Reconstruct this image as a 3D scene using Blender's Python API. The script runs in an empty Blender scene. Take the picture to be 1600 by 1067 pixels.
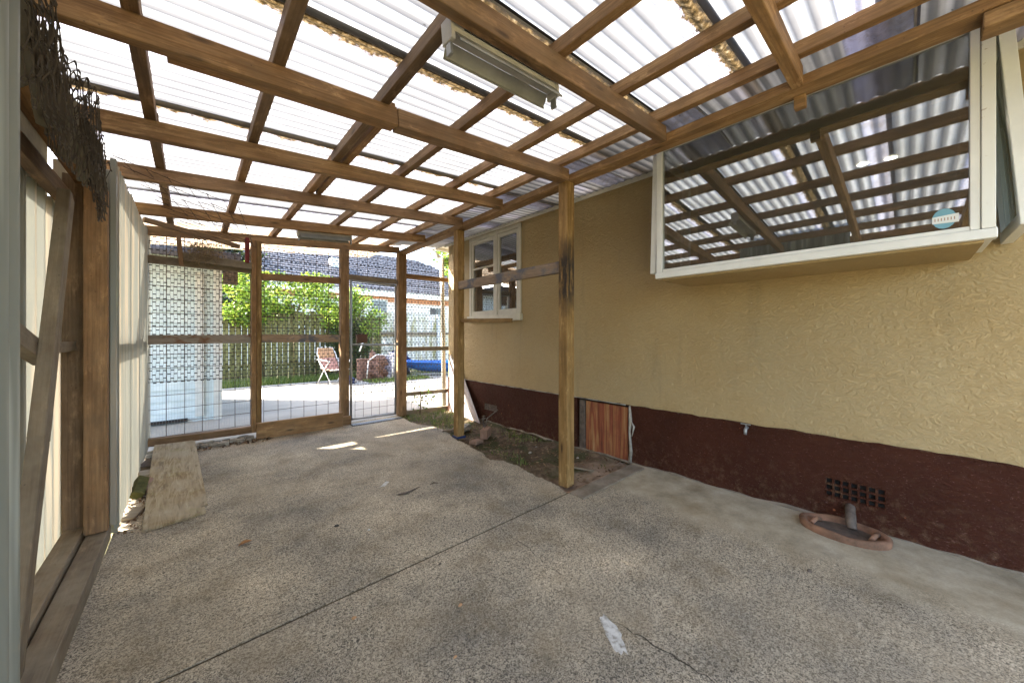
import bpy, bmesh, math, random
from mathutils import Vector, Matrix
random.seed(7)
R = math.radians
scene = bpy.context.scene
COL = scene.collection

# ------------------------------------------------------------ camera, light, exposure
cam = bpy.data.cameras.new("camera"); camo = bpy.data.objects.new("camera", cam); COL.objects.link(camo)
camo.location = (0, 0, 1.25); camo.rotation_euler = (R(90), 0, R(-42.08))
cam.sensor_width = 36; cam.lens = 12.555; cam.shift_y = -0.0053
cam.clip_start = 0.02; cam.clip_end = 500
scene.camera = camo

world = bpy.data.worlds.new("World"); scene.world = world; world.use_nodes = True
wn = world.node_tree.nodes; wl = world.node_tree.links
sky = wn.new("ShaderNodeTexSky"); sky.sky_type = 'NISHITA'; sky.sun_disc = False
SUN = Vector((-1, 1, 1)).normalized()
sky.sun_elevation = R(35.3); sky.sun_rotation = R(-45)
sky.air_density = 1.0; sky.dust_density = 2.5; sky.ozone_density = 1.0
wn["Background"].inputs[1].default_value = 0.15
wl.new(sky.outputs[0], wn["Background"].inputs[0])
sl = bpy.data.lights.new("sun", 'SUN'); sl.energy = 4.4; sl.angle = R(0.5); sl.color = (1, .94, .84)
so = bpy.data.objects.new("sun", sl); COL.objects.link(so); so.location = (-10, 10, 12)
so.rotation_euler = SUN.to_track_quat('Z', 'Y').to_euler()
vs = scene.view_settings
vs.view_transform = 'Standard'; vs.look = 'None'; vs.gamma = 1; vs.use_curve_mapping = False
vs.exposure = 3.35
scene.render.engine = 'CYCLES'
scene.cycles.max_bounces = 10; scene.cycles.diffuse_bounces = 5; scene.cycles.glossy_bounces = 4
scene.cycles.transmission_bounces = 6; scene.cycles.transparent_max_bounces = 16
scene.cycles.caustics_reflective = False; scene.cycles.caustics_refractive = False

# ------------------------------------------------------------ node helpers
class NT:
    def __init__(s, name):
        s.m = bpy.data.materials.new(name); s.m.use_nodes = True
        s.t = s.m.node_tree; s.n = s.t.nodes; s.n.clear()
        s.out = s.n.new("ShaderNodeOutputMaterial")
    def link(s, a, b): s.t.links.new(a, b)
    def put(s, sock, v):
        if isinstance(v, bpy.types.NodeSocket): s.link(v, sock)
        elif isinstance(v, (tuple, list)) and len(v) == 3 and sock.type == 'RGBA': sock.default_value = (*v, 1)
        else: sock.default_value = v
    def obj(s, rnd=True, scale=(1, 1, 1)):
        tc = s.n.new("ShaderNodeTexCoord"); mp = s.n.new("ShaderNodeMapping")
        s.link(tc.outputs['Object'], mp.inputs[0]); mp.inputs['Scale'].default_value = scale
        if rnd:
            oi = s.n.new("ShaderNodeObjectInfo"); mul = s.n.new("ShaderNodeMath"); mul.operation = 'MULTIPLY'
            mul.inputs[1].default_value = 57.3; s.link(oi.outputs['Random'], mul.inputs[0])
            s.link(mul.outputs[0], mp.inputs['Location'])
        return mp.outputs[0]
    def rand(s):
        return s.n.new("ShaderNodeObjectInfo").outputs['Random']
    def uv(s, scale=(1, 1, 1)):
        tc = s.n.new("ShaderNodeUVMap"); tc.uv_map = 'UVMap'; mp = s.n.new("ShaderNodeMapping")
        s.link(tc.outputs[0], mp.inputs[0]); mp.inputs['Scale'].default_value = scale
        return mp.outputs[0]
    def scale(s, vec, sc):
        mp = s.n.new("ShaderNodeMapping"); s.link(vec, mp.inputs[0]); mp.inputs['Scale'].default_value = sc
        return mp.outputs[0]
    def noise(s, vec, scale, detail=3, rough=.55, dist=0):
        x = s.n.new("ShaderNodeTexNoise"); s.link(vec, x.inputs['Vector'])
        x.inputs['Scale'].default_value = scale; x.inputs['Detail'].default_value = detail
        x.inputs['Roughness'].default_value = rough; x.inputs['Distortion'].default_value = dist
        return x.outputs['Fac']
    def voro(s, vec, scale, feat='F1', out='Distance', rnd=1):
        x = s.n.new("ShaderNodeTexVoronoi"); x.feature = feat; s.link(vec, x.inputs['Vector'])
        x.inputs['Scale'].default_value = scale; x.inputs['Randomness'].default_value = rnd
        return x.outputs[out]
    def ramp(s, fac, stops, interp='LINEAR'):
        x = s.n.new("ShaderNodeValToRGB"); x.color_ramp.interpolation = interp
        el = x.color_ramp.elements
        while len(el) < len(stops): el.new(.5)
        for e, (p, c) in zip(el, stops):
            e.position = p; e.color = (c, c, c, 1) if isinstance(c, (int, float)) else (*c, 1)
        s.link(fac, x.inputs[0]); return x.outputs[0]
    def mix(s, fac, a, b, mode='MIX'):
        x = s.n.new("ShaderNodeMix"); x.data_type = 'RGBA'; x.blend_type = mode
        s.put(x.inputs['Factor'], fac); s.put(x.inputs['A'], a if not isinstance(a, tuple) else (*a, 1)); s.put(x.inputs['B'], b if not isinstance(b, tuple) else (*b, 1))
        return x.outputs['Result']
    def math(s, op, a, b=0, clamp=False):
        x = s.n.new("ShaderNodeMath"); x.operation = op; x.use_clamp = clamp
        s.put(x.inputs[0], a); s.put(x.inputs[1], b); return x.outputs[0]
    def sep(s, vec):
        x = s.n.new("ShaderNodeSeparateXYZ"); s.link(vec, x.inputs[0]); return x.outputs
    def bump(s, h, strength=.3, dist=.005, normal=None):
        x = s.n.new("ShaderNodeBump"); x.inputs['Strength'].default_value = strength
        x.inputs['Distance'].default_value = dist; s.link(h, x.inputs['Height'])
        if normal: s.link(normal, x.inputs['Normal'])
        return x.outputs[0]
    def bsdf(s, color, rough=.7, metal=0, spec=.35, normal=None):
        b = s.n.new("ShaderNodeBsdfPrincipled")
        s.put(b.inputs['Base Color'], color); s.put(b.inputs['Roughness'], rough); s.put(b.inputs['Metallic'], metal)
        b.inputs['Specular IOR Level'].default_value = spec
        if normal: s.link(normal, b.inputs['Normal'])
        return b.outputs[0]
    def node_shader(s, kind, color, rough=None, normal=None):
        b = s.n.new(kind); s.put(b.inputs['Color'], color)
        if rough is not None: s.put(b.inputs['Roughness'], rough)
        if normal: s.link(normal, b.inputs['Normal'])
        return b.outputs[0]
    def mixs(s, fac, a, b):
        x = s.n.new("ShaderNodeMixShader"); s.put(x.inputs[0], fac); s.link(a, x.inputs[1]); s.link(b, x.inputs[2]); return x.outputs[0]
    def done(s, sh): s.link(sh, s.out.inputs[0]); return s.m

def wood(name, dark, mid, light, grey=.0, stain=.3, mould=None, rough=.75, scorch=False):
    n = NT(name); v = n.obj()
    g1 = n.noise(n.scale(v, (1.1, 20, 20)), 1, 6, .6, .8)
    g2 = n.noise(n.scale(v, (5, 150, 150)), 1, 3, .6)
    wv = n.n.new("ShaderNodeTexWave"); wv.wave_type = 'RINGS'; wv.rings_direction = 'X'
    n.link(n.scale(v, (.35, 9, 9)), wv.inputs['Vector']); wv.inputs['Scale'].default_value = 3.2
    wv.inputs['Distortion'].default_value = 5; wv.inputs['Detail'].default_value = 2; wv.inputs['Detail Scale'].default_value = 1.4
    base = n.ramp(g1, [(.28, dark), (.5, mid), (.74, light)])
    base = n.mix(.22, base, n.mix(1, base, n.ramp(wv.outputs['Fac'], [(0, (.42, .36, .3)), (.6, (1, 1, 1))]), 'MULTIPLY'))
    base = n.mix(.5, base, n.ramp(g2, [(.3, .35), (.7, 1.0)]), 'MULTIPLY')
    big = n.noise(v, 2.6, 4, .6)
    base = n.mix(n.ramp(big, [(.45, 0), (.75, stain)]), base, tuple(c * .35 for c in dark))
    bl = n.noise(n.scale(v, (2.2, 7, 7)), 2.4, 5, .72)
    base = n.mix(n.ramp(bl, [(.50, 0), (.66, .62)]), base, tuple(c * .42 for c in mid))
    base = n.mix(n.ramp(bl, [(.30, .55), (.44, 0)]), base, tuple(min(.75, c * 1.35) for c in light))
    # knots
    kd = n.voro(n.scale(v, (2.3, 9, 9)), 1)
    base = n.mix(n.ramp(kd, [(.05, .85), (.14, .0)]), base, (.035, .016, .007))
    # per board tint
    rv = n.rand()
    base = n.mix(1, base, n.ramp(rv, [(0, (.72, .70, .68)), (.5, (1, 1, 1)), (1, (1.0, .92, .78))]), 'MULTIPLY')
    if grey: base = n.mix(n.ramp(n.noise(v, 5, 4, .65), [(.35, grey * .3), (.65, grey)]), base, (.27, .23, .165))
    if mould:
        base = n.mix(n.ramp(n.noise(n.scale(v, (2.2, 3, 3)), 2.0, 3, .6), [(.5, 0), (.6, 1)]), base, mould)
    if scorch:
        xx = n.sep(n.obj(False))[0]
        d = n.math('ABSOLUTE', n.math('SUBTRACT', n.math('ADD', xx, n.math('MULTIPLY', n.noise(v, 3, 4), .5)), .78))
        yy = n.sep(n.obj(False))[1]
        k = n.math('MULTIPLY', n.ramp(d, [(.08, .95), (.36, 0)]), n.ramp(n.math('ADD', n.noise(n.scale(v, (2, 12, 12)), 2, 5, .7), 0), [(.40, .15), (.52, 1)]))
        base = n.mix(k, base, (.018, .017, .018))
    # nail heads and dirt flecks
    fl = n.voro(v, 26)
    base = n.mix(n.ramp(fl, [(.05, .5), (.09, 0)]), base, (.03, .02, .015))
    h = n.math('ADD', n.math('MULTIPLY', g1, .7), n.math('MULTIPLY', g2, .5))
    return n.done(n.bsdf(base, rough, normal=n.bump(h, .55, .006), spec=.25))

M = {}
M['pine'] = wood('pine', (.21, .105, .04), (.38, .215, .092), (.52, .33, .16), stain=.5, grey=.15)
M['pine_dark'] = wood('pine_dark', (.13, .072, .034), (.26, .155, .078), (.38, .24, .13), stain=.5, grey=.2)
M['pine_red'] = wood('pine_red', (.19, .095, .042), (.33, .185, .084), (.44, .265, .13), stain=.45, grey=.2)
M['pine_post'] = wood('pine_post', (.23, .125, .036), (.36, .215, .078), (.48, .31, .13), stain=.3)
M['post_burnt'] = wood('post_scorched', (.23, .125, .036), (.36, .215, .078), (.48, .31, .13), stain=.25, scorch=True)
M['weathered'] = wood('weathered', (.09, .06, .035), (.2, .14, .085), (.32, .24, .15), grey=.75, stain=.3)
M['patchy'] = wood('patchy', (.25, .17, .11), (.40, .28, .2), (.5, .38, .3), grey=.3, stain=.2, mould=(.11, .11, .125))
M['patchy_brown'] = wood('patchy_brown', (.38, .3, .24), (.46, .38, .31), (.55, .47, .4), grey=.3, stain=.1, mould=(.2, .095, .05))
M['redpaint'] = wood('redpaint', (.12, .02, .02), (.25, .045, .045), (.36, .1, .09), stain=.2)

def ply():
    n = NT('plywood'); v = n.obj()
    g = n.noise(n.scale(v, (30, 3.0, 20)), 1, 6, .62, 1.6)
    c = n.ramp(g, [(.3, (.14, .09, .04)), (.5, (.29, .21, .105)), (.7, (.43, .36, .235))])
    p = n.noise(v, 3.2, 5, .6)
    c = n.mix(n.ramp(p, [(.38, 0), (.58, .6)]), c, (.38, .32, .225))
    c = n.mix(n.ramp(n.noise(n.scale(v, (14, 2, 4)), 2, 5, .7), [(.55, 0), (.68, .75)]), c, (.12, .085, .04))
    c = n.mix(n.ramp(n.noise(v, 6, 4), [(.55, 0), (.75, .4)]), c, (.24, .22, .06))
    return n.done(n.bsdf(c, .85, normal=n.bump(g, .6, .004)))
M['ply'] = ply()

def concrete(name, smooth_edge=False):
    n = NT(name); v = n.obj(False)
    s1 = n.noise(v, 104, 3, .6, 1.3); s2 = n.noise(v, 210, 2, .6)
    s1 = n.math('ADD', n.math('MULTIPLY', s1, .72), n.math('MULTIPLY', s2, .28))
    agg = n.ramp(s1, [(.40, (.095, .088, .077)), (.475, (.28, .256, .224)), (.545, (.52, .478, .42)), (.68, (.68, .635, .57))])
    big = n.noise(v, 1.3, 5, .62)
    agg = n.mix(1, agg, n.ramp(big, [(.3, (.46, .47, .48)), (.48, (.84, .82, .77)), (.68, (1.22, 1.16, 1.05))]), 'MULTIPLY')
    agg = n.mix(n.ramp(n.noise(v, 3.4, 5, .65), [(.5, 0), (.7, .55)]), agg, (.17, .135, .085))
    agg = n.mix(n.ramp(n.noise(v, .8, 3), [(.5, 0), (.68, .4)]), agg, (.34, .29, .22))
    dk = n.noise(v, 7, 6, .75)
    agg = n.mix(n.ramp(dk, [(.60, 0), (.72, .55)]), agg, (.07, .065, .055))
    hh = n.math('ADD', s1, n.math('MULTIPLY', n.noise(v, 9, 4), .6))
    col = agg
    if smooth_edge:
        xyz = n.sep(v)
        e = n.math('ADD', xyz[0], n.math('MULTIPLY', n.noise(v, 2.2, 5, .6), .7))
        m = n.ramp(n.math('SUBTRACT', e, 2.45), [(.38, 0), (.62, 1)])
        sm = n.ramp(n.noise(n.scale(v, (1, 1, 1)), 4.5, 6, .7), [(.3, (.28, .245, .175)), (.5, (.42, .37, .285)), (.72, (.54, .49, .40))])
        sm = n.mix(n.ramp(n.noise(v, 2.1, 4, .6), [(.52, 0), (.68, .6)]), sm, (.22, .165, .09))
        sm = n.mix(.35, sm, n.ramp(n.noise(v, 60, 4, .7), [(.3, .55), (.7, 1)]), 'MULTIPLY')
        col = n.mix(n.math('MULTIPLY', m, .92), agg, sm)
    col = n.mix(n.ramp(n.noise(v, 1.9, 6, .7), [(.55, 0), (.72, .45)]), col, (.10, .095, .085))
    col = n.mix(1, col, (1.0, .945, .83), 'MULTIPLY')
    return n.done(n.bsdf(col, .88, normal=n.bump(hh, .45, .004), spec=.25))
M['slab'] = concrete('exposed_aggregate'); M['slab_near'] = concrete('exposed_aggregate_near', True)

def simple_noise(name, stops, scale=4, detail=5, rough=.85, bumps=.4, bscale=40, bdist=.01, metal=0, spec=.3, rnd=True, aniso=(1, 1, 1), dist=0):
    n = NT(name); v = n.obj(rnd)
    c = n.ramp(n.noise(n.scale(v, aniso), scale, detail, .62, dist), stops)
    nm = n.bump(n.noise(v, bscale, 5, .6), bumps, bdist) if bumps else None
    return n.done(n.bsdf(c, rough, metal, spec, nm))
M['oldboard'] = simple_noise('old_olive_board', [(.3, (.10, .085, .045)), (.7, (.2, .17, .10))], 4, 5, .9, .3, 40)
M['yard'] = simple_noise('yard_concrete', [(.3, (.21, .195, .165)), (.7, (.31, .285, .24))], 1.5, 6, .9, .3, 60)
M['soil'] = simple_noise('ground_soil', [(.35, (.11, .09, .05)), (.65, (.2, .19, .09))], .8, 6, .95, .5, 10, .05)

def dirt():
    n = NT('dirt'); v = n.obj(False)
    c = n.ramp(n.noise(v, 14, 6, .7), [(.3, (.05, .032, .018)), (.5, (.125, .085, .048)), (.7, (.23, .16, .095))])
    c = n.mix(n.ramp(n.noise(v, 3.5, 4, .6), [(.48, 0), (.58, .85)]), c, (.055, .06, .018))
    xyz = n.sep(v)
    m = n.math('SUBTRACT', n.math('ADD', xyz[1], n.math('MULTIPLY', n.noise(v, 5, 4), .9)), 2.0)
    c = n.mix(n.ramp(m, [(.3, .9), (.7, 0)]), c, (.38, .27, .185))
    return n.done(n.bsdf(c, .95, normal=n.bump(n.noise(v, 60, 6, .7), .8, .015)))
M['dirt'] = dirt()

def stucco(name, c1, c2, worn=None, flick=1.0):
    n = NT(name); v = n.obj(False)
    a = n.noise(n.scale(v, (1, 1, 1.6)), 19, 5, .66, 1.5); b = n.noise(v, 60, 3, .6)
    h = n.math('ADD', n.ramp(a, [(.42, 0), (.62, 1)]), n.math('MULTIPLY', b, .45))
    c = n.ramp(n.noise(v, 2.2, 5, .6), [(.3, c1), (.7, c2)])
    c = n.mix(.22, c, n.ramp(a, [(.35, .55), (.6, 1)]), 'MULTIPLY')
    if worn:
        z = n.sep(v)[2]
        low = n.math('SUBTRACT', n.math('ADD', .42, n.math('MULTIPLY', n.noise(v, 5, 5, .7), .35)), z)
        w = n.math('MULTIPLY', n.ramp(n.noise(v, 17, 7, .78), [(.50, 0), (.66, 1)]), n.ramp(low, [(.25, .08), (.6, .6)]))
        c = n.mix(w, c, worn)
        c = n.mix(n.ramp(n.voro(v, 6), [(.03, .8), (.05, 0)]), c, (.35, .12, .05))
        cr = n.ramp(n.noise(n.scale(v, (1, 1, 3)), 55, 3, .7), [(.63, 0), (.68, .35)])
        c = n.mix(cr, c, (.30, .17, .14))
    else:
        c = n.mix(n.ramp(n.voro(v, 4.3), [(.012, .9), (.022, 0)]), c, (.6, .56, .42))
        c = n.mix(n.ramp(n.noise(v, 1.1, 4), [(.48, 0), (.72, .35)]), c, (.26, .21, .12))
        c = n.mix(n.ramp(n.noise(n.scale(v, (5, 5, .5)), 1.5, 5, .65), [(.58, 0), (.72, .3)]), c, (.20, .16, .09))
    return n.done(n.bsdf(c, .62, normal=n.bump(h, .52 * flick, .013), spec=.12 if worn else .25))
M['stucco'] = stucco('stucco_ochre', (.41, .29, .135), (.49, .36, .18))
M['plinth'] = stucco('plinth_maroon', (.044, .0135, .0065), (.066, .020, .010), worn=(.16, .10, .055))

def sheet_mat(name, tint, trans, dirtv, litter=0.0, opac=1.0, rot=False, valley=0):
    """corrugated plastic: UV.x metres along, UV.y 0..1 across the sheet"""
    n = NT(name); uv = n.uv(); o = n.obj(True); s = n.sep(uv)
    v = s[1]
    streak = n.noise(n.scale(o, (1.2, 26, 1) if not rot else (26, 26, .7)), 1, 4, .6)
    c = n.mix(1, tint, n.ramp(streak, [(.3, .78), (.6, 1)]), 'MULTIPLY')
    if rot:
        c = n.mix(n.ramp(n.noise(n.scale(o, (9, 9, .4)), 1.3, 3, .6), [(.42, 0), (.50, .85)]), c, (.25, .265, .235))
    c = n.mix(n.ramp(n.noise(o, 4, 5, .7), [(.55, 0), (.8, .35)]), c, (.42, .38, .27))
    if valley:
        # rib shading put into the colour, with dust, along the bottom of every corrugation; UV.y*rib count is carried by a second UV in metres
        w = n.n.new("ShaderNodeUVMap"); w.uv_map = 'Ribs'; wy = n.sep(w.outputs[0])[0]
        ph = n.math('SINE', n.math('MULTIPLY', wy, 6.28318))
        dl = n.math('MULTIPLY', n.ramp(n.math('ADD', n.math('MULTIPLY', ph, -.5), .5), [(.30, 0), (.82, 1)]), n.ramp(n.noise(n.scale(o, (1.2, 3, 1)), 1.5, 3, .6), [(.3, .72), (.6, valley)]))
        c = n.mix(n.ramp(n.noise(o, 1.7, 5, .7), [(.44, 0), (.66, .55)]), c, (.24, .23, .20))
        c = n.mix(1, c, n.ramp(n.rand(), [(0, .78), (1, 1)]), 'MULTIPLY')
        c = n.mix(dl, c, (.12, .12, .125))
    sh = n.mixs(trans, n.bsdf(c, .35, spec=.3), n.node_shader("ShaderNodeBsdfTranslucent", c))
    if dirtv > 0:
        # double thickness at the lap, then the line of moss and silt
        e = n.math('ADD', v, n.math('MULTIPLY', n.math('SUBTRACT', n.noise(n.scale(o, (6, 14, 6)), 2.2, 5, .75), .5), .16))
        lap = n.ramp(v, [(.0, 1), (.27, 1), (.28, 0), (1, 0)])
        lapc = n.mix(n.ramp(n.noise(o, 16, 5, .75), [(.45, 0), (.7, .6)]), (.29, .29, .35), (.17, .14, .11))
        lsh = n.mixs(.55, n.bsdf(lapc, .5), n.node_shader("ShaderNodeBsdfTranslucent", lapc))
        sh = n.mixs(lap, sh, lsh)
        mc = n.ramp(n.noise(o, 38, 5, .75), [(.34, (.006, .005, .003)), (.46, (.03, .019, .007)), (.58, (.085, .058, .028)), (.75, (.22, .19, .13))])
        mc = n.mix(n.ramp(e, [(.0, 1), (.05, .95), (.085, 0), (1, 0)]), mc, (.012, .010, .008))
        msh = n.mixs(.6, n.bsdf(mc, .9), n.node_shader("ShaderNodeBsdfTranslucent", mc))
        fk = n.ramp(n.voro(n.scale(o, (.6, 1, 1)), 11), [(.035, 1), (.06, 0)])
        sh = n.mixs(n.math('MULTIPLY', fk, .7), sh, n.bsdf((.10, .08, .06), .9))
        gate = n.ramp(n.noise(n.scale(o, (1.3, 1, 1)), 1.6, 3, .6), [(.34, 1 if dirtv > .5 else 0), (.5, 1)])
        mm = n.math('MULTIPLY', n.ramp(e, [(.0, 1), (.17, 1), (.20, 0), (1, 0)]), n.math('MULTIPLY', gate, min(1, dirtv)))
        sh = n.mixs(mm, sh, msh)
    if litter > 0:
        lc = n.ramp(n.noise(o, 30, 6, .75), [(.3, (.02, .01, .005)), (.5, (.15, .075, .025)), (.7, (.30, .19, .075))])
        lsh = n.mixs(.55, n.bsdf(lc, .9), n.node_shader("ShaderNodeBsdfTranslucent", lc))
        sh = n.mixs(n.ramp(n.noise(o, 3, 4, .6), [(.25, litter), (.7, litter * .75)]), sh, lsh)
    return n.done(sh)
M['roof_moss'] = sheet_mat('roof_plastic_moss', (.47, .475, .483), .32, 1.0, valley=.9)
M['roof_light'] = sheet_mat('roof_plastic_light_dirt', (.47, .475, .483), .32, .45, valley=.9)
M['roof_litter'] = sheet_mat('roof_plastic_leaf_litter', (.8, .78, .7), .6, 0, .95)
M['roof_grey'] = sheet_mat('roof_grey_apron', (.66, .64, .62), .5, .4, valley=.8)
M['fence_sheet'] = sheet_mat('fence_plastic', (.46, .395, .30), .12, 0, rot=True)
M['fence_pale'] = sheet_mat('fence_plastic_greenish', (.46, .49, .45), .2, 0, rot=True)

def flat(name, c, rough=.5, metal=0, spec=.4, var=.15, bs=0):
    n = NT(name); v = n.obj()
    d = n.ramp(n.noise(v, 6, 5, .65), [(.3, 1 - var), (.7, 1)])
    col = n.mix(1, c, d, 'MULTIPLY')
    nm = n.bump(n.noise(v, bs, 3), .3, .003) if bs else None
    return n.done(n.bsdf(col, rough, metal, spec, nm))
M['white'] = flat('white_aluminium', (.74, .74, .71), .35, var=.12)
def chipped():
    n = NT('white_paint_chipped'); v = n.obj()
    c = n.mix(n.ramp(n.noise(n.scale(v, (6, 6, 14)), 4, 5, .7), [(.66, 0), (.69, 1)]), (.72, .72, .68), (.30, .21, .13))
    return n.done(n.bsdf(c, .45))
M['chipped'] = chipped()
M['cream'] = flat('cream_paint', (.66, .62, .52), .5, var=.18)
M['galv'] = flat('galvanised', (.38, .38, .37), .45, .6, var=.35)
M['galv_white'] = flat('batten_enamel', (.50, .48, .44), .5, 0, var=.3)
M['reflector'] = flat('dusty_reflector', (.30, .30, .27), .45, .2, var=.4)
M['rust'] = simple_noise('rusty_wire', [(.3, (.03, .018, .012)), (.7, (.11, .055, .03))], 30, 3, .8, 0)
M['black'] = flat('black_netting', (.022, .02, .02), .7)
M['netbrown'] = flat('old_netting', (.075, .058, .042), .8)
M['dark'] = flat('dark_void', (.015, .014, .013), .9)
M['rubber'] = flat('black_rubber', (.02, .02, .02), .6)
M['terracotta'] = simple_noise('terracotta', [(.3, (.10, .055, .032)), (.7, (.30, .155, .09))], 9, 5, .8, .4, 30, .006)
M['leadpipe'] = simple_noise('corroded_pipe', [(.3, (.06, .045, .035)), (.7, (.16, .12, .09))], 20, 5, .7, .5, 60, .004)
M['brick'] = simple_noise('clay_brick', [(.3, (.21, .12, .08)), (.7, (.34, .22, .15))], 12, 5, .9, .6, 60, .006)
M['mortar'] = simple_noise('mortar', [(.3, (.30, .27, .23)), (.7, (.46, .43, .38))], 12, 5, .9, .6, 60, .008)
M['pinkmortar'] = simple_noise('pink_mortar', [(.3, (.30, .20, .15)), (.7, (.46, .32, .26))], 12, 5, .9, .6, 60, .008)
M['wornedge'] = simple_noise('dirty_edge', [(.3, (.14, .11, .075)), (.7, (.30, .245, .18))], 8, 5, .9, .6, 60, .008)
M['moss'] = simple_noise('moss', [(.3, (.04, .042, .012)), (.7, (.11, .10, .03))], 20, 4, .95, .6, 60, .01)
M['shed'] = simple_noise('shed_weatherboard', [(.3, (.46, .53, .54)), (.7, (.62, .68, .67))], 5, 5, .7, 0)
M['shedtrim'] = simple_noise('shed_trim', [(.3, (.5, .52, .5)), (.7, (.66, .66, .62))], 6, 5, .7, 0)
M['paling'] = simple_noise('mossy_paling', [(.3, (.06, .055, .022)), (.55, (.15, .14, .05)), (.75, (.26, .24, .13))], 3, 5, .9, .4, 40, aniso=(3, 3, .7))
M['asb'] = simple_noise('lichen_cement_sheet', [(.35, (.34, .32, .15)), (.5, (.62, .6, .5)), (.7, (.72, .71, .66))], 2.4, 6, .85, .2, 40, aniso=(2.4, 1, .8))
M['nbwall'] = flat('neighbour_wall', (.70, .69, .66), .7)
M['nbtile'] = simple_noise('roof_tile', [(.3, (.055, .052, .06)), (.7, (.14, .135, .15))], 3, 4, .6, .3, 30)
M['nbband'] = flat('orange_brick_band', (.42, .2, .11), .8)
M['nbglass'] = flat('dark_glass', (.05, .065, .08), .15, 0, .8)
M['blue'] = flat('blue_plastic', (.02, .12, .42), .35, var=.3)
M['blue2'] = flat('navy_tarpaulin', (.03, .05, .14), .5, var=.4, bs=12)
M['brownfab'] = simple_noise('brown_canvas', [(.3, (.13, .075, .055)), (.7, (.24, .14, .10))], 8, 4, .9, 0)
M['tanfab'] = simple_noise('tan_canvas', [(.3, (.34, .18, .09)), (.7, (.46, .27, .14))], 8, 4, .9, 0)
M['pinkfab'] = simple_noise('pink_canvas', [(.3, (.36, .17, .12)), (.7, (.5, .27, .2))], 8, 4, .9, 0)
M['greyfab'] = simple_noise('grey_tarpaulin', [(.35, (.13, .12, .15)), (.5, (.34, .32, .36)), (.65, (.6, .58, .58))], 6, 5, .8, .4, 12, .03)
M['whitetube'] = flat('white_tube', (.75, .74, .7), .4)
M['rustbox'] = flat('brown_box', (.11, .05, .03), .7)
M['stone'] = simple_noise('stone', [(.3, (.2, .17, .13)), (.7, (.42, .38, .31))], 14, 4, .9, .4, 60)
M['orangestone'] = flat('orange_chip', (.48, .27, .13), .8)
M['whitestone'] = flat('white_chip', (.66, .64, .58), .8)
M['deadleaf'] = simple_noise('dead_leaf', [(.3, (.24, .11, .04)), (.7, (.42, .22, .09))], 40, 3, .8, 0)
M['twig'] = simple_noise('twig', [(.3, (.16, .11, .06)), (.7, (.36, .27, .16))], 30, 3, .9, 0)
M['curtain'] = simple_noise('curtain', [(.3, (.5, .49, .45)), (.7, (.75, .74, .7))], 3, 3, .9, 0, aniso=(1, 14, .5))
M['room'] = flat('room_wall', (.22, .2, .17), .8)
M['sunpatch'] = simple_noise('sunlit_patch_pink', [(.3, (.52, .43, .39)), (.7, (.68, .6, .56))], 6, 5, .85, .3, 40)  # sunlit wall patch put into the colour
M['stickerblue'] = flat('sticker_blue', (.16, .36, .46), .4)
M['stickerwhite'] = flat('sticker_white', (.72, .74, .74), .4)
M['crack'] = flat('crack_silt', (.05, .04, .028), .95)
M['joint'] = simple_noise('joint_silt', [(.3, (.04, .03, .018)), (.7, (.13, .10, .05))], 20, 3, .95, 0)
M['wornpaint'] = simple_noise('worn_white_paint', [(.36, (.26, .235, .19)), (.46, (.46, .44, .39)), (.6, (.62, .60, .55))], 34, 4, .8, 0)
n = NT('hatch_board'); v = n.obj()
g = n.noise(n.scale(v, (26, 26, 1.4)), 1, 6, .6, .7)
c = n.ramp(g, [(.28, (.09, .022, .012)), (.48, (.24, .065, .028)), (.6, (.33, .15, .055)), (.75, (.40, .28, .14))])
c = n.mix(n.ramp(n.noise(v, 5, 5, .7), [(.5, 0), (.72, .5)]), c, (.07, .035, .02))
M['hatch'] = n.done(n.bsdf(c, .75, normal=n.bump(g, .5, .005)))
n = NT('downlight'); e = n.n.new('ShaderNodeEmission'); e.inputs[0].default_value = (1, .88, .68, 1); e.inputs[1].default_value = 5
M['lamp'] = n.done(e.outputs[0])

def glass(name, refl, tint):
    n = NT(name)
    fr = n.n.new("ShaderNodeFresnel"); fr.inputs['IOR'].default_value = 1.5
    f = n.math('ADD', n.math('MULTIPLY', fr.outputs[0], .85), refl, True)
    dust = n.node_shader("ShaderNodeBsdfDiffuse", (.5, .47, .4))
    return n.done(n.mixs(.055, n.mixs(f, n.node_shader("ShaderNodeBsdfTransparent", tint), n.node_shader("ShaderNodeBsdfGlossy", (.93, .95, .95), 0.0)), dust))
M['pane'] = glass('window_glass', .26, (.62, .66, .66))
M['pane_clear'] = glass('clear_glass', .06, (.86, .9, .89))

def leafmat(name, a, b, c):
    n = NT(name)
    geo = n.n.new("ShaderNodeNewGeometry")
    col = n.ramp(geo.outputs['Random Per Island'], [(0, a), (.5, b), (1, c)])
    return n.done(n.mixs(.4, n.bsdf(col, .5, spec=.35), n.node_shader("ShaderNodeBsdfTranslucent", col)))
M['leaf'] = leafmat('bright_leaf', (.07, .13, .015), (.18, .28, .03), (.36, .42, .06))
M['leafdark'] = leafmat('dark_leaf', (.02, .04, .012), (.045, .07, .018), (.09, .12, .03))
M['grass'] = leafmat('grass_blade', (.07, .11, .02), (.13, .19, .035), (.25, .27, .08))
M['litter'] = leafmat('dead_litter', (.06, .035, .02), (.17, .10, .05), (.32, .22, .12))
M['weedleaf'] = leafmat('weed_leaf', (.06, .09, .02), (.1, .15, .03), (.2, .24, .06))
M['bark'] = simple_noise('bark', [(.3, (.06, .045, .03)), (.7, (.16, .12, .08))], 12, 5, .95, .6, 20, .02)

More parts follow.
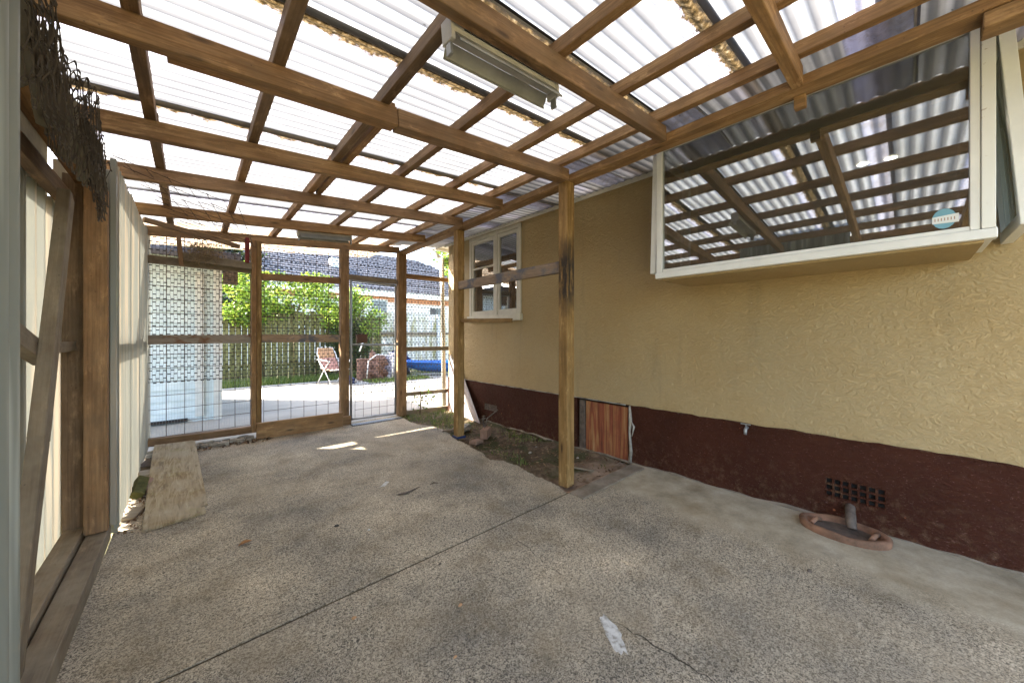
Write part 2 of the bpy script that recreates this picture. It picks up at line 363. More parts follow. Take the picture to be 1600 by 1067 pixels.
# ------------------------------------------------------------ mesh helpers
class MB:
    def __init__(s): s.v = []; s.f = []; s.uv = None
    def box(s, x0, x1, y0, y1, z0, z1):
        b = len(s.v)
        s.v += [(x, y, z) for z in (z0, z1) for y in (y0, y1) for x in (x0, x1)]
        s.f += [tuple(b + i for i in q) for q in ((0, 2, 3, 1), (4, 5, 7, 6), (0, 1, 5, 4), (2, 6, 7, 3), (0, 4, 6, 2), (1, 3, 7, 5))]
        return s
    def quad(s, *p): b = len(s.v); s.v += [tuple(q) for q in p]; s.f.append(tuple(range(b, b + len(p)))); return s
    def tube(s, pts, r, n=6, cap=True, flatz=1.0):
        pts = [Vector(p) for p in pts]; rr = r if isinstance(r, (list, tuple)) else [r] * len(pts)
        b = len(s.v); prev = None
        for i, p in enumerate(pts):
            d = (pts[min(i + 1, len(pts) - 1)] - pts[max(i - 1, 0)]).normalized()
            a = Vector((0, 0, 1)) if abs(d.z) < .9 else Vector((1, 0, 0))
            u = d.cross(a).normalized(); w = u.cross(d)
            if prev is not None and u.dot(prev) < 0: u = -u; w = -w
            prev = u
            for k in range(n):
                t = 2 * math.pi * k / n
                s.v.append(tuple(p + u * (math.cos(t) * rr[i]) + w * (math.sin(t) * rr[i] * flatz)))
        for i in range(len(pts) - 1):
            for k in range(n):
                k2 = (k + 1) % n
                s.f.append((b + i * n + k, b + i * n + k2, b + (i + 1) * n + k2, b + (i + 1) * n + k))
        if cap and n > 2:
            s.f.append(tuple(b + k for k in reversed(range(n)))); s.f.append(tuple(b + (len(pts) - 1) * n + k for k in range(n)))
        return s
    def wire(s, p, q, r=.001): return s.tube([p, q], r, 3, False)
    def build(s, name, mat, parent=None, loc=(0, 0, 0), smooth=False, bevel=0):
        """vertices are in world space, loc is where the object's origin goes"""
        loc = Vector(loc)
        me = bpy.data.meshes.new(name)
        me.from_pydata([(v[0] - loc.x, v[1] - loc.y, v[2] - loc.z) for v in s.v], [], s.f)
        if s.uv:
            l = me.uv_layers.new(name='UVMap')
            for i, lp in enumerate(me.loops): l.data[i].uv = s.uv[lp.vertex_index]
        if bevel:
            bm = bmesh.new(); bm.from_mesh(me)
            bmesh.ops.bevel(bm, geom=list(bm.edges), offset=bevel, segments=1, affect='EDGES'); bm.to_mesh(me); bm.free()
        if smooth: me.polygons.foreach_set('use_smooth', [True] * len(me.polygons))
        me.materials.append(M[mat]); me.update()
        return place(bpy.data.objects.new(name, me), parent, loc)

def wloc(o):
    v = Vector(o.location)
    while o.parent: o = o.parent; v += Vector(o.location)
    return v
def place(o, parent, loc):
    COL.objects.link(o)
    if parent: o.parent = parent; o.location = Vector(loc) - wloc(parent)
    else: o.location = loc
    return o
def thing(name, label, cat, loc=(0, 0, 0), group=None):
    o = bpy.data.objects.new(name, None); COL.objects.link(o); o.location = loc; o.empty_display_size = .1
    return tag(o, label, cat, group)
def tag(o, label=None, cat=None, group=None, kind=None):
    if label: o['label'] = label
    if cat: o['category'] = cat
    if group: o['group'] = group
    if kind: o['kind'] = kind
    return o
def part(name, mb, mat, parent, loc=None, **k):
    if loc is None:
        xs = [v[0] for v in mb.v]; ys = [v[1] for v in mb.v]; zs = [v[2] for v in mb.v]
        loc = ((min(xs) + max(xs)) / 2, (min(ys) + max(ys)) / 2, min(zs))
    return mb.build(name, mat, parent, loc, **k)
def box(name, x0, x1, y0, y1, z0, z1, mat, parent, bevel=0.002): return part(name, MB().box(x0, x1, y0, y1, z0, z1), mat, parent, bevel=bevel)

def timber(name, p0, p1, w, h, mat, parent, roll=0, bow=0.0, label=None, top=None):
    """a sawn length: local X runs along the grain; w across, h up"""
    p0 = Vector(p0); p1 = Vector(p1); d = p1 - p0; L = d.length; X = d.normalized()
    up = Vector((0, 0, 1)) if abs(X.z) < .95 else Vector((0, 1, 0))
    Y = up.cross(X).normalized(); Z = X.cross(Y)
    if roll:
        q = Matrix.Rotation(roll, 3, X); Y = q @ Y; Z = q @ Z
    bm = bmesh.new(); N = max(1, int(L / .35)); rings = []
    for i in range(N + 1):
        t = i / N; x = (t - .5) * L; off = bow * math.sin(math.pi * t)
        jw = w * (1 + random.uniform(-.012, .012)); jh = h * (1 + random.uniform(-.012, .012))
        rings.append([bm.verts.new((x, sy * jw / 2 + off, sz * jh / 2)) for sy, sz in ((-1, -1), (1, -1), (1, 1), (-1, 1))])
    for a, b in zip(rings, rings[1:]):
        for k in range(4): bm.faces.new((a[k], a[(k + 1) % 4], b[(k + 1) % 4], b[k]))
    bm.faces.new(rings[0][::-1]); bm.faces.new(rings[-1])
    bmesh.ops.recalc_face_normals(bm, faces=bm.faces[:])
    es = [e for e in bm.edges if len(e.link_faces) == 2 and e.calc_face_angle(0) > .7]
    bmesh.ops.bevel(bm, geom=es, offset=.003, segments=1, affect='EDGES')
    me = bpy.data.meshes.new(name); bm.to_mesh(me); bm.free(); me.materials.append(M[mat])
    o = bpy.data.objects.new(name, me); place(o, parent, (p0 + p1) / 2)
    o.rotation_euler = Matrix((X, Y, Z)).transposed().to_euler()
    if label: o['label'] = label
    return o

def corr(name, O, A, B, nrm, mat, parent, pitch=.076, amp=.009, segs=6, per=8, label=None, shape='sine', jag=None):
    """corrugated sheet: O corner, A vector along the ribs, B vector across"""
    O = Vector(O); A = Vector(A); B = Vector(B); nrm = Vector(nrm).normalized()
    W = B.length; K = max(2, int(round(W / pitch * per))); mb = MB(); uv = []
    for i in range(segs + 1):
        for k in range(K + 1):
            t = k / K; s = i / segs; ph = t * W / pitch * 2 * math.pi
            h = math.sin(ph)
            if shape == 'trap': h = max(-1, min(1, h * 1.9))
            st = s
            if jag and i in (0, segs): st = s + (jag(k) if i == segs else 0)
            mb.v.append(tuple(O + A * st + B * t + nrm * (h * amp))); uv.append((s * A.length, t))
    for i in range(segs):
        for k in range(K):
            a = i * (K + 1) + k; mb.f.append((a, a + 1, a + K + 2, a + K + 1))
    mb.uv = uv
    o = mb.build(name, mat, parent, tuple(O + A * .5 + B * .5), smooth=True)
    l2 = o.data.uv_layers.new(name='Ribs')
    for i, lp in enumerate(o.data.loops): l2.data[i].uv = ((lp.vertex_index % (K + 1)) / K * W / pitch, 0)
    if label: o['label'] = label
    return o

def hexnet(mb, O, U, V, nu, nv, cu=.056, cv=.044, r=.0014, twist=(.014, .0055), jit=.004, wob=None):
    """hexagonal netting with its twists lying along U"""
    O = Vector(O); U = Vector(U); V = Vector(V); N = U.cross(V).normalized()
    def P(i, j, s):
        x = i * cu + (j % 2) * cu / 2; rnd = random.Random(i * 7919 + j * 104729 + 5)
        p = O + U * (x + s + rnd.uniform(-jit, jit)) + V * (j * cv + rnd.uniform(-jit, jit))
        return p + (N * wob(x, j * cv) if wob else Vector((0, 0, 0)))
    for j in range(nv + 1):
        for i in range(nu + 1):
            a = P(i, j, -twist[0]); b = P(i, j, twist[0])
            mb.tube([a, b], twist[1], 4, True)
            if j < nv:
                i2 = i if j % 2 == 0 else i + 1
                if i2 <= nu: mb.wire(b, P(i2, j + 1, -twist[0]), r)
                i3 = i2 - 1
                if i3 >= 0: mb.wire(a, P(i3, j + 1, twist[0]), r)

def grid_wire(mb, x0, x1, z0, z1, y, sp, r, n=4, jit=0):
    k = int((x1 - x0) / sp)
    for i in range(k + 1):
        x = x0 + i * sp + random.uniform(-jit, jit); mb.tube([(x, y, z0), (x + random.uniform(-jit, jit), y, z1)], r, n)
    k = int((z1 - z0) / sp)
    for i in range(k + 1):
        z = z0 + i * sp + random.uniform(-jit, jit); mb.tube([(x0, y - r * 2, z), (x1, y - r * 2, z + random.uniform(-jit, jit))], r, n)

# ================================================================ THE SETTING
g = MB().quad((-120, -120, -.10), (120, -120, -.10), (120, 160, -.10), (-120, 160, -.10)).build('ground', 'soil'); tag(g, kind='structure')
yd = MB().box(-3.5, 9.5, 5.42, 11.0, -.09, -.012).build('yard_paving', 'yard', loc=(2, 8, 0)); tag(yd, kind='structure')

# slabs, with a silted joint between them and a broken edge along the garden bed
fl = bpy.data.objects.new('concrete_floor', None); COL.objects.link(fl); tag(fl, kind='structure')
near = MB(); near.box(-.75, 3.25, -3.5, 1.806, -.09, 0); part('slab', near, 'slab_near', fl, loc=(0, 0, 0))
edge = [(2.23, 1.822), (2.29, 1.96), (2.304, 2.06), (2.297, 2.22), (2.314, 2.385), (2.36, 2.50), (2.335, 2.6), (2.349, 2.7), (2.29, 2.78), (2.253, 2.833),
        (2.27, 2.92), (2.33, 3.03), (2.326, 3.1), (2.35, 3.3), (2.385, 3.45), (2.383, 3.61), (2.43, 3.8), (2.49, 4.0), (2.519, 4.2), (2.5, 4.4), (2.42, 4.62), (2.39, 4.8), (2.41, 5.1), (2.43, 5.41)]
fine = []
for (a, b) in zip(edge, edge[1:]):
    for k in range(5):
        t = k / 5; fine.append((a[0] + (b[0] - a[0]) * t + random.uniform(-.012, .012), a[1] + (b[1] - a[1]) * t))
fine.append(edge[-1])
outl = [(-.36, 5.41), (-.36, 1.822)] + fine
far = MB(); nb = len(outl)
far.v += [(x, y, 0) for x, y in outl] + [(x + (.02 if x > 0 else 0), y, -.09) for x, y in outl]
far.f.append(tuple(range(nb)))
for i in range(nb): j = (i + 1) % nb; far.f.append((i, nb + i, nb + j, j))
part('slab', far, 'slab', fl, loc=(0, 0, 0))
box('joint_strip', -.75, 2.25, 1.8, 1.83, -.08, -.005, 'joint', fl, bevel=0)
def ribbon(name, pts, w, mat, parent, z=.0015, lab=None):
    mb = MB(); prev = None; P = []
    for (a, b) in zip(pts, pts[1:]):
        for k in range(8):
            t = k / 8; P.append(Vector((a[0] + (b[0] - a[0]) * t + random.uniform(-.008, .008), a[1] + (b[1] - a[1]) * t + random.uniform(-.008, .008), z)))
    P.append(Vector((*pts[-1], z)))
    for i, p in enumerate(P):
        d = (P[min(i + 1, len(P) - 1)] - P[max(i - 1, 0)]).normalized(); s = Vector((-d.y, d.x, 0)) * w * random.uniform(.25, 1) * min(1, .3 + 4 * min(i, len(P) - 1 - i) / len(P))
        mb.v += [tuple(p + s), tuple(p - s)]
        if i: b = 2 * i; mb.f.append((b - 2, b - 1, b + 1, b))
    return part(name, mb, mat, parent)
ribbon('crack', [(1.48, 1.79), (1.495, 1.54), (1.447, 1.34), (1.455, 1.13)], .0022, 'crack', fl)
ribbon('crack', [(1.373, .92), (1.394, .719), (1.41, .46), (1.38, .2), (1.42, -.1)], .0035, 'crack', fl)
ribbon('crack', [(2.6, 1.45), (2.35, 1.3), (2.2, 1.05)], .0018, 'crack', fl)
def splat(name, pts, mat, parent, z=.0015):
    mb = MB(); c = Vector((sum(p[0] for p in pts) / len(pts), sum(p[1] for p in pts) / len(pts), z)); ring = []
    for (a, b) in zip(pts, pts[1:] + pts[:1]):
        for k in range(5):
            t = k / 5; q = Vector((a[0] + (b[0] - a[0]) * t, a[1] + (b[1] - a[1]) * t, z)); ring.append(tuple(c + (q - c) * random.uniform(.82, 1.1)))
    mb.quad(*ring); return part(name, mb, mat, parent)
splat('paint_mark', [(1.39, .93), (1.33, .9), (1.24, .76), (1.28, .74), (1.36, .82)], 'wornpaint', fl)
splat('paint_mark', [(1.17, 2.93), (1.26, 3.02), (1.28, 2.99), (1.2, 2.9)], 'wornpaint', fl)
box('kerb_strip', -.02 + 2.26, 3.18, 1.66, 1.80, -.05, .012, 'wornedge', fl, bevel=.004)

# garden bed
mb = MB(); nx, ny = 40, 130
for j in range(ny + 1):
    for i in range(nx + 1):
        x = 2.2 + 1.06 * i / nx; y = 1.8 + 3.7 * j / ny
        h = .012 * math.sin(x * 9 + y * 4) + .010 * math.sin(y * 11 - x * 7) + random.uniform(-.009, .009) - .028 + .05 * max(0, (x - 2.95)) * (y > 1.9)
        mb.v.append((x, y, h))
for j in range(ny):
    for i in range(nx): a = j * (nx + 1) + i; mb.f.append((a, a + 1, a + nx + 2, a + nx + 1))
bed = mb.build('dirt_bed', 'dirt', loc=(0, 0, 0), smooth=True); tag(bed, kind='structure')
def scatter(name, mat, n, xr, yr, z, size, parent=None, up=.3, seed=1, aspect=.45):
    rd = random.Random(seed); mb = MB()
    for _ in range(n):
        p = Vector((rd.uniform(*xr), rd.uniform(*yr), z + rd.uniform(0, .01))); a = rd.uniform(0, 6.28); L = size * rd.uniform(.5, 1.4)
        d = Vector((math.cos(a), math.sin(a), rd.uniform(-up, up))) * L; s = Vector((-math.sin(a), math.cos(a), rd.uniform(-up, up))) * L * aspect
        mb.quad(p - d * .5, p + s * .5, p + d * .5, p - s * .5)
    return mb.build(name, mat, parent, ((xr[0] + xr[1]) / 2, (yr[0] + yr[1]) / 2, z))
def blades(name, n, xr, yr, z, h, seed=1, mat='grass', w=.006, keep=None):
    rd = random.Random(seed); mb = MB()
    for _ in range(n):
        x = rd.uniform(*xr); y = rd.uniform(*yr)
        if keep and not keep(x, y, rd): continue
        a = rd.uniform(0, 6.28); H = h * rd.uniform(.4, 1.2); lx = rd.uniform(-.5, .5) * H; ly = rd.uniform(-.5, .5) * H
        dx = math.cos(a) * w; dy = math.sin(a) * w
        mb.quad((x - dx, y - dy, z), (x + dx, y + dy, z), (x + lx, y + ly, z + H))
    return mb.build(name, mat, None, ((xr[0] + xr[1]) / 2, (yr[0] + yr[1]) / 2, z))
def bedkeep(x, y, rd):
    v = math.sin(x * 6.1 + y * 2.3) + math.sin(y * 5.3 - x * 3) + rd.uniform(-.6, .6)
    return v > .7 and not (y < 2.4 and x < 2.9)
tag(blades('grass', 3200, (2.4, 3.2), (1.9, 5.3), -.02, .05, 3, keep=bedkeep, w=.004), 'tufts of short weeds and moss growing in the dirt bed', 'weeds', kind='stuff')
tag(blades('grass', 650, (2.5, 3.2), (4.4, 5.3), -.02, .075, 4, w=.003), 'longer grass at the foot of the mesh in the bed corner', 'grass', kind='stuff')
tag(scatter('leaf_litter', 'litter', 1500, (2.4, 3.22), (1.85, 5.3), -.012, .035, up=.5), 'dry brown leaf litter strewn over the dirt bed', 'leaf litter', kind='stuff')
tag(scatter('rubble_litter', 'litter', 420, (-.34, .75), (5.12, 5.4), .004, .04, up=.8, seed=5), 'dead leaves and silt gathered under the raised bottom plate', 'leaf litter', kind='stuff')
tag(scatter('silt_litter', 'litter', 260, (-.35, -.25), (3.3, 5.3), .004, .03, up=.8, seed=6), 'dead leaves caught along the foot of the plastic fence', 'leaf litter', kind='stuff')

# ================================================================ PERGOLA
SL = .085
def hx(y): return 2.42 if y < 1.9 else 2.42 + (y - 1.9) * .031
def zb(x): return 2.55 - SL * (2.38 - x)
perg = thing('pergola', 'lean-to timber pergola roofed with white translucent corrugated plastic over the whole yard', 'pergola', (2.35, 1.95, 0))
BY = [-1.15, -.38, .387, 1.10, 1.92, 2.80, 3.56, 4.52, 5.40]
for i, y in enumerate(BY):
    m = 'pine' if i % 3 else 'pine_red'
    h = .098
    if abs(y - 1.92) < .01:
        timber('beam', (-.5, y, zb(-.5) + h / 2), (.86, y + .004, zb(.86) + h / 2), .05, h, 'pine', perg)
        timber('beam', (.862, y + .02, zb(.862) + h / 2 - .004), (hx(y) - .062, y + .02, zb(2.355) + h / 2), .09, h, 'pine_red', perg)
        timber('beam_splice', (-.07, y + .051, zb(-.07) + .047), (.857, y + .051, zb(.857) + .047), .045, .088, 'pine', perg)
    else:
        timber('beam', (-.5, y, zb(-.5) + h / 2), (hx(y) - .062, y, zb(hx(y) - .062) + h / 2), .05, h, m, perg, bow=random.uniform(-.01, .01))
RX = [-.60, -.16, .30, .79, 1.29, 1.80, 2.26]
for i, x in enumerate(RX):
    z = zb(x) + .101 + .035
    cut = random.uniform(2.0, 3.4)
    timber('rafter', (x, -1.9, z), (x, cut, z), .05, .07, 'pine_dark' if i in (1, 2, 3) else 'pine', perg)
    timber('rafter', (x + .004, cut + .002, z), (x + .01, 5.95, z), .05, .07, 'pine_dark' if i in (1,) else 'pine', perg)
timber('rafter', (.86, 1.98, zb(.86) + .136), (.86, 3.55, zb(.86) + .136), .045, .068, 'pine', perg)
timber('header', (2.42, -1.9, 2.577), (2.42, 1.90, 2.577), .12, .054, 'pine', perg)
timber('header', (2.42, 1.902, 2.577), (2.53, 5.46, 2.577), .12, .054, 'pine', perg)
timber('packer_block', (2.46, .365, 2.515), (2.46, .415, 2.515), .04, .066, 'pine', perg)
timber('lower_header', (2.42, -1.9, 2.517), (2.42, -.205, 2.517), .11, .06, 'pine', perg)
for (x, y) in ((2.385, 1.95), (2.475, 3.72)):
    timber('post', (x, y, -.02), (x, y, 2.548), .095, .095, 'post_burnt' if y < 3 else 'pine_post', perg)
# blackened flank of the near post
mb = MB(); 
sheets = [(-1.9, -1.42, 1), (-1.45, -.93, 1), (-.96, -.43, 1), (-.46, .10, 1), (.07, .60, 1), (.57, 1.14, 2), (1.11, 1.66, 2), (1.60, 2.21, 2), (2.17, 2.76, 0), (2.70, 3.32, 2), (3.28, 3.86, 0), (3.83, 4.42, 1), (4.38, 4.96, 0), (4.93, 5.5, 1)]
n0 = Vector((-SL, 0, 1)).normalized()
for k, (y0, y1, d) in enumerate(sheets):
    zz = .185 + (.003 if k % 2 else 0)
    corr('roof_sheet', (-.68, y0, zb(-.68) + zz), (3.86, 0, 3.86 * SL), (0, y1 - y0, 0), n0, 'roof_moss' if d == 2 else 'roof_light', perg, segs=2)
for k in range(2):
    y0 = 5.48 + k * .68
    x0 = -1.55 + .55 * k  # unseen left ends, extended and staggered to shape the sun on the floor
    corr('roof_sheet', (x0, y0, zb(x0) + .18), (2.52 - x0, 0, (2.52 - x0) * SL), (0, .70, 0), n0, 'roof_litter', perg, segs=2, label='leaf covered brown roof sheet past the end screen')
for k in range(8):
    y0 = -1.9 + k * .93
    corr('roof_apron', (2.305, y0, zb(2.305) + .155), (.9, 0, .9 * SL), (0, .95, 0), n0, 'roof_grey', perg, segs=2)
part('gutter_drip', MB().box(3.17, 3.185, -1.9, 5.2, 2.73, 2.77), 'cream', perg)

# ================================================================ SIDE FENCE (left)
sf = thing('side_fence', 'left side fence of sawn studs clad with cream translucent corrugated sheets', 'fence', (-.45, 3.2, 0))
jag = lambda k: random.uniform(-.002, .002)
corr('cladding_sheet', (-.335, .45, .0), (0, 0, 2.75), (0, 1.13, 0), (1, 0, 0), 'fence_pale', sf, label='pale greenish ribbed sheet nearest the camera', amp=.011)
for k, (a, b) in enumerate([(-.45, .4), (.38, 1.22), (1.2, 2.0), (1.95, 2.75), (2.7, 3.5)]):
    corr('cladding_sheet', (-.585 - .003 * (k % 2), a, .0), (0, 0, 2.02), (0, b - a, 0), (1, 0, 0), 'fence_sheet', sf, pitch=.15, amp=.020, shape='trap')
tops = [2.30, 2.31, 2.33, 2.36]
for k in range(4):
    a = 3.33 + k * .62
    corr('cladding_sheet', (-.352 + .004 * (k % 2), a, .04), (0, 0, tops[k] - .02), (0, .66 if k < 3 else .6, 0), (1, 0, 0), 'fence_sheet', sf, pitch=.085, amp=.021, shape='trap')
box('edge_trim', -.362, -.335, 3.268, 3.325, .09, 2.34, 'fence_sheet', sf)
box('sun_block_board', -.64, -.625, -.4, 3.42, 1.98, 2.46, 'oldboard', sf)  # olive board behind the netting, enlarged to block sun above the sheets
timber('stud', (-.408, 3.21, .095), (-.408, 3.21, 2.12), .095, .05, 'pine_red', sf, label='wide reddish stud at the front of the pair')
box('end_closer', -.60, -.34, 3.38, 3.395, .0, 2.3, 'fence_sheet', sf)
timber('stud', (-.505, 3.31, .095), (-.505, 3.31, 2.2), .09, .05, 'pine_dark', sf)
timber('stud', (-.53, 1.62, .1), (-.53, 1.62, 2.05), .05, .09, 'weathered', sf)
timber('top_rail', (-.53, .9, 2.04), (-.53, 3.28, 2.04), .05, .085, 'pine_dark', sf)
timber('top_rail', (-.455, .9, 2.17), (-.455, 3.28, 2.17), .09, .045, 'pine', sf)
timber('mid_rail', (-.515, 1.9, 1.37), (-.515, 2.72, 1.155), .05, .085, 'weathered', sf)
timber('mid_rail', (-.515, 2.66, 1.19), (-.515, 3.27, 1.19), .045, .055, 'weathered', sf)
timber('brace', (-.445, 1.98, .06), (-.465, 2.42, .82), .045, .105, 'weathered', sf)
timber('brace', (-.465, 2.418, .815), (-.475, 2.92, 1.98), .045, .105, 'weathered', sf)
timber('bottom_plate', (-.405, .2, .045), (-.405, 3.30, .045), .09, .09, 'weathered', sf, label='pale bottom plate with green tinge along the slab edge')
timber('bottom_plate', (-.502, .2, .06), (-.502, 3.30, .06), .085, .12, 'weathered', sf)
timber('stud', (-.42, 5.36, .08), (-.42, 5.36, 2.35), .05, .09, 'pine_red', sf)
timber('back_rail', (-.40, 3.36, 1.2), (-.40, 5.33, 1.2), .045, .085, 'weathered', sf)

# bundled netting over the top rail
mb = MB()
for L in range(4):
    hexnet(mb, (-.35 + L * .012, 1.60 + .01 * L, 1.92 + L * .014), (0, 1, .05 - .05 * (L % 4)), (0, .1 * (L % 3) - .1, 1), 15 + L % 3, 6 + L % 2, cu=.072, cv=.05, r=.002, twist=(.013, .0032), jit=.022,
           wob=lambda x, y: .03 * math.sin(x * 9 + y * 6))
net = part('wire_netting', mb, 'netbrown', None)
cl = MB(); K = 40
for i in range(K + 1):
    yy = 1.5 + 1.3 * i / K; w = .008 * math.sin(i * 1.3)
    for q, zz in enumerate((2.29, 2.15, 1.99 + .03 * math.sin(i * .7) + .02 * math.sin(i * 2.1))): cl.v.append((-.375 + w * (q + 1) * .5, yy, zz))
for i in range(K):
    for q in range(2): a = i * 3 + q; cl.f.append((a, a + 1, a + 4, a + 3))
part('backing_cloth', cl, 'oldboard', net, smooth=True); tag(net, 'tangled dark wire netting hanging in folds along the top of the left fence', 'netting')
mb = MB()
hexnet(mb, (-.34, 2.66, 1.86), (0, 1, 0), (0, 0, 1), 4, 8, cu=.06, cv=.045, r=.0018, twist=(.013, .003), jit=.03, wob=lambda x, y: .02 * math.sin(x * 19))
net2 = part('wire_netting', mb, 'netbrown', None); tag(net2, 'small torn clump of wire netting drooping beside the top of the paired studs', 'netting')

# ================================================================ END SCREEN
es = thing('end_screen', 'end wall of timber posts and rails covered in steel mesh and black netting', 'screen', (.61, 5.4, 0))
timber('post', (.585, 5.4, .07), (.585, 5.4, 2.42), .048, .1, 'pine', es, roll=0)
timber('post', (.638, 5.405, .07), (.638, 5.405, 2.42), .05, .09, 'pine_post', es)
timber('post', (1.64, 5.4, -.02), (1.64, 5.4, 2.48), .11, .1, 'pine', es)
timber('post', (2.505, 5.4, -.02), (2.505, 5.4, 2.56), .13, .1, 'pine', es)
timber('rail', (-.34, 5.42, 1.21), (.555, 5.42, 1.215), .045, .1, 'patchy_brown', es, label='mid rail with white and rust brown patches')
timber('rail', (.668, 5.40, 1.22), (1.58, 5.40, 1.215), .045, .1, 'patchy', es, label='grey mottled mid rail')
timber('rail', (-.36, 5.41, 2.07), (.555, 5.41, 2.06), .045, .085, 'weathered', es)
timber('rail', (-.08, 5.35, 2.125), (.56, 5.35, 2.10), .04, .085, 'weathered', es)
timber('rail', (.668, 5.41, 1.99), (1.58, 5.41, 2.035), .045, .085, 'pine_red', es)
timber('rail', (1.70, 5.41, 2.10), (2.435, 5.41, 2.10), .045, .07, 'weathered', es)
for (z, w) in ((2.21, .07), (1.04, .07), (.315, .06), (.02, .07)):
    timber('rail', (2.575, 5.39, z), (3.34, 5.30, z), .045, w, 'pine_red' if z > 2 else 'weathered', es)
timber('hanging_block', (-.065, 5.33, 2.02), (-.09, 5.33, 2.345), .04, .095, 'pine_red', es)
timber('hanging_block', (.515, 5.335, 2.13), (.515, 5.335, 2.43), .04, .075, 'redpaint', es, label='short red painted block')
timber('bottom_plate', (-.36, 5.42, .115), (.60, 5.40, .105), .09, .075, 'pine_red', es)
timber('kick_board', (.60, 5.28, .095), (1.575, 5.25, .095), .045, .2, 'pine', es, label='wide clean kick board between the second and third posts')
timber('sill_block', (1.585, 5.31, .06), (1.70, 5.31, .06), .06, .12, 'pine', es)
mb = MB()
grid_wire(mb, -.34, .56, .15, 2.36, 5.47, .15, .0028); grid_wire(mb, .70, 1.58, .15, 2.42, 5.47, .15, .0028, jit=.004)
k = 0
grid_wire(mb, 2.59, 3.3, .05, 2.5, 5.46, .12, .0025); grid_wire(mb, 1.70, 2.44, 2.15, 2.52, 5.47, .15, .0025)
part('steel_mesh', mb, 'rust', es)
mb = MB()
hexnet(mb, (-.34, 5.49, .74), (1, 0, 0), (0, 0, 1), 34, 37)
hexnet(mb, (1.68, 5.49, 2.14), (1, 0, 0), (0, 0, 1), 14, 9)
hexnet(mb, (2.58, 5.49, .36), (1, -.1, 0), (0, 0, 1), 13, 49)
part('netting', mb, 'black', es)
mb = MB()
for i in range(38): x = -.34 + i * .024; mb.wire((x, 5.462, .15), (x, 5.462, .76), .0007)
for i in range(10): mb.wire((-.34, 5.462, .17 + i * .06), (.56, 5.462, .17 + i * .06), .0007)
for i in range(30): x = 2.59 + i * .024; mb.wire((x, 5.44, .05), (x, 5.44, .33), .0007)
part('fine_mesh', mb, 'galv', es)['kind'] = 'stuff'

gt = thing('gate', 'narrow galvanised tube gate filled with steel mesh and netting', 'gate', (1.72, 5.40, 0))
for p in ((1.735, .02, 2.06), (2.405, .02, 2.04)):
    part('frame_stile', MB().tube([(p[0], 5.4, p[1]), (p[0], 5.4, p[2])], .016, 10), 'galv', gt, smooth=True)
for z in (.035, 1.115, 2.045):
    part('frame_rail', MB().tube([(1.735, 5.4, z + .01), (2.405, 5.4, z - .005)], .015, 10), 'galv', gt, smooth=True)
mb = MB(); grid_wire(mb, 1.80, 2.40, .05, 2.02, 5.425, .12, .0024); part('steel_mesh', mb, 'rust', gt)
mb = MB(); hexnet(mb, (1.76, 5.44, .40), (1, 0, 0), (0, 0, 1), 11, 37); part('netting', mb, 'black', gt)
part('latch', MB().box(2.385, 2.43, 5.36, 5.39, 1.10, 1.15), 'galv', gt)
tag(box('lock_box', 1.80, 1.945, 5.33, 5.385, 1.15, 1.275, 'rustbox', None), 'small square dark brown box fixed on the middle rail of the tube gate', 'box')
dr = thing('drain_grate', 'black slotted drain grate in the concrete in front of the gate', 'drain', (2.04, 5.2, 0))
part('channel', MB().box(1.68, 2.40, 5.14, 5.26, .001, .005), 'rubber', dr)
for i in range(30):
    x = 1.69 + i * .0238; part('bar', MB().box(x, x + .011, 5.15, 5.25, .005, .012), 'galv', dr)

# ================================================================ OUR HOUSE
HX = 3.25
hs = thing('house', 'ochre roughcast house wall with maroon base beside the yard', 'house', (HX, 2.0, 0))
def holed(name, x, y0, y1, z0, z1, holes, depth, mat):
    ys = sorted({y0, y1, *[h[0] for h in holes], *[h[1] for h in holes]}); zs = sorted({z0, z1, *[h[2] for h in holes], *[h[3] for h in holes]})
    mb = MB()
    for a, b in zip(ys, ys[1:]):
        for c, d in zip(zs, zs[1:]):
            if any(h[0] <= (a + b) / 2 <= h[1] and h[2] <= (c + d) / 2 <= h[3] for h in holes): continue
            mb.quad((x, a, c), (x, a, d), (x, b, d), (x, b, c))
    for h in holes:
        a, b, c, d = h; X = x + depth
        mb.quad((x, a, c), (X, a, c), (X, a, d), (x, a, d)); mb.quad((x, b, c), (x, b, d), (X, b, d), (X, b, c))
        mb.quad((x, a, c), (x, b, c), (X, b, c), (X, a, c)); mb.quad((x, a, d), (X, a, d), (X, b, d), (x, b, d))
    return mb
W1 = (3.41, 4.57, 1.47, 2.74); W2 = (-.2, 1.27, 1.73, 2.68); HATCH = (1.85, 2.50, -.1, .56)
V1 = (.09, .38, .155, .285); V2 = (3.91, 4.20, .17, .26)
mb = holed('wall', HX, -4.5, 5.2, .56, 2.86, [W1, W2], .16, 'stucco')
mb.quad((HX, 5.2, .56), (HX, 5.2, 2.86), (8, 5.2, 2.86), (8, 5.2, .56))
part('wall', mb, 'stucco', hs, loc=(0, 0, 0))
mb = holed('base_wall', HX - .008, -4.5, 5.208, -.12, .56, [HATCH, V1, V2], .09, 'plinth')
mb.quad((HX - .008, 5.208, -.12), (HX - .008, 5.208, .56), (8, 5.208, .56), (8, 5.208, -.12)); mb.quad((HX - .008, -4.5, .56), (HX, -4.5, .56), (HX, 5.208, .56), (HX - .008, 5.208, .56))
part('base_wall', mb, 'plinth', hs, loc=(0, 0, 0))
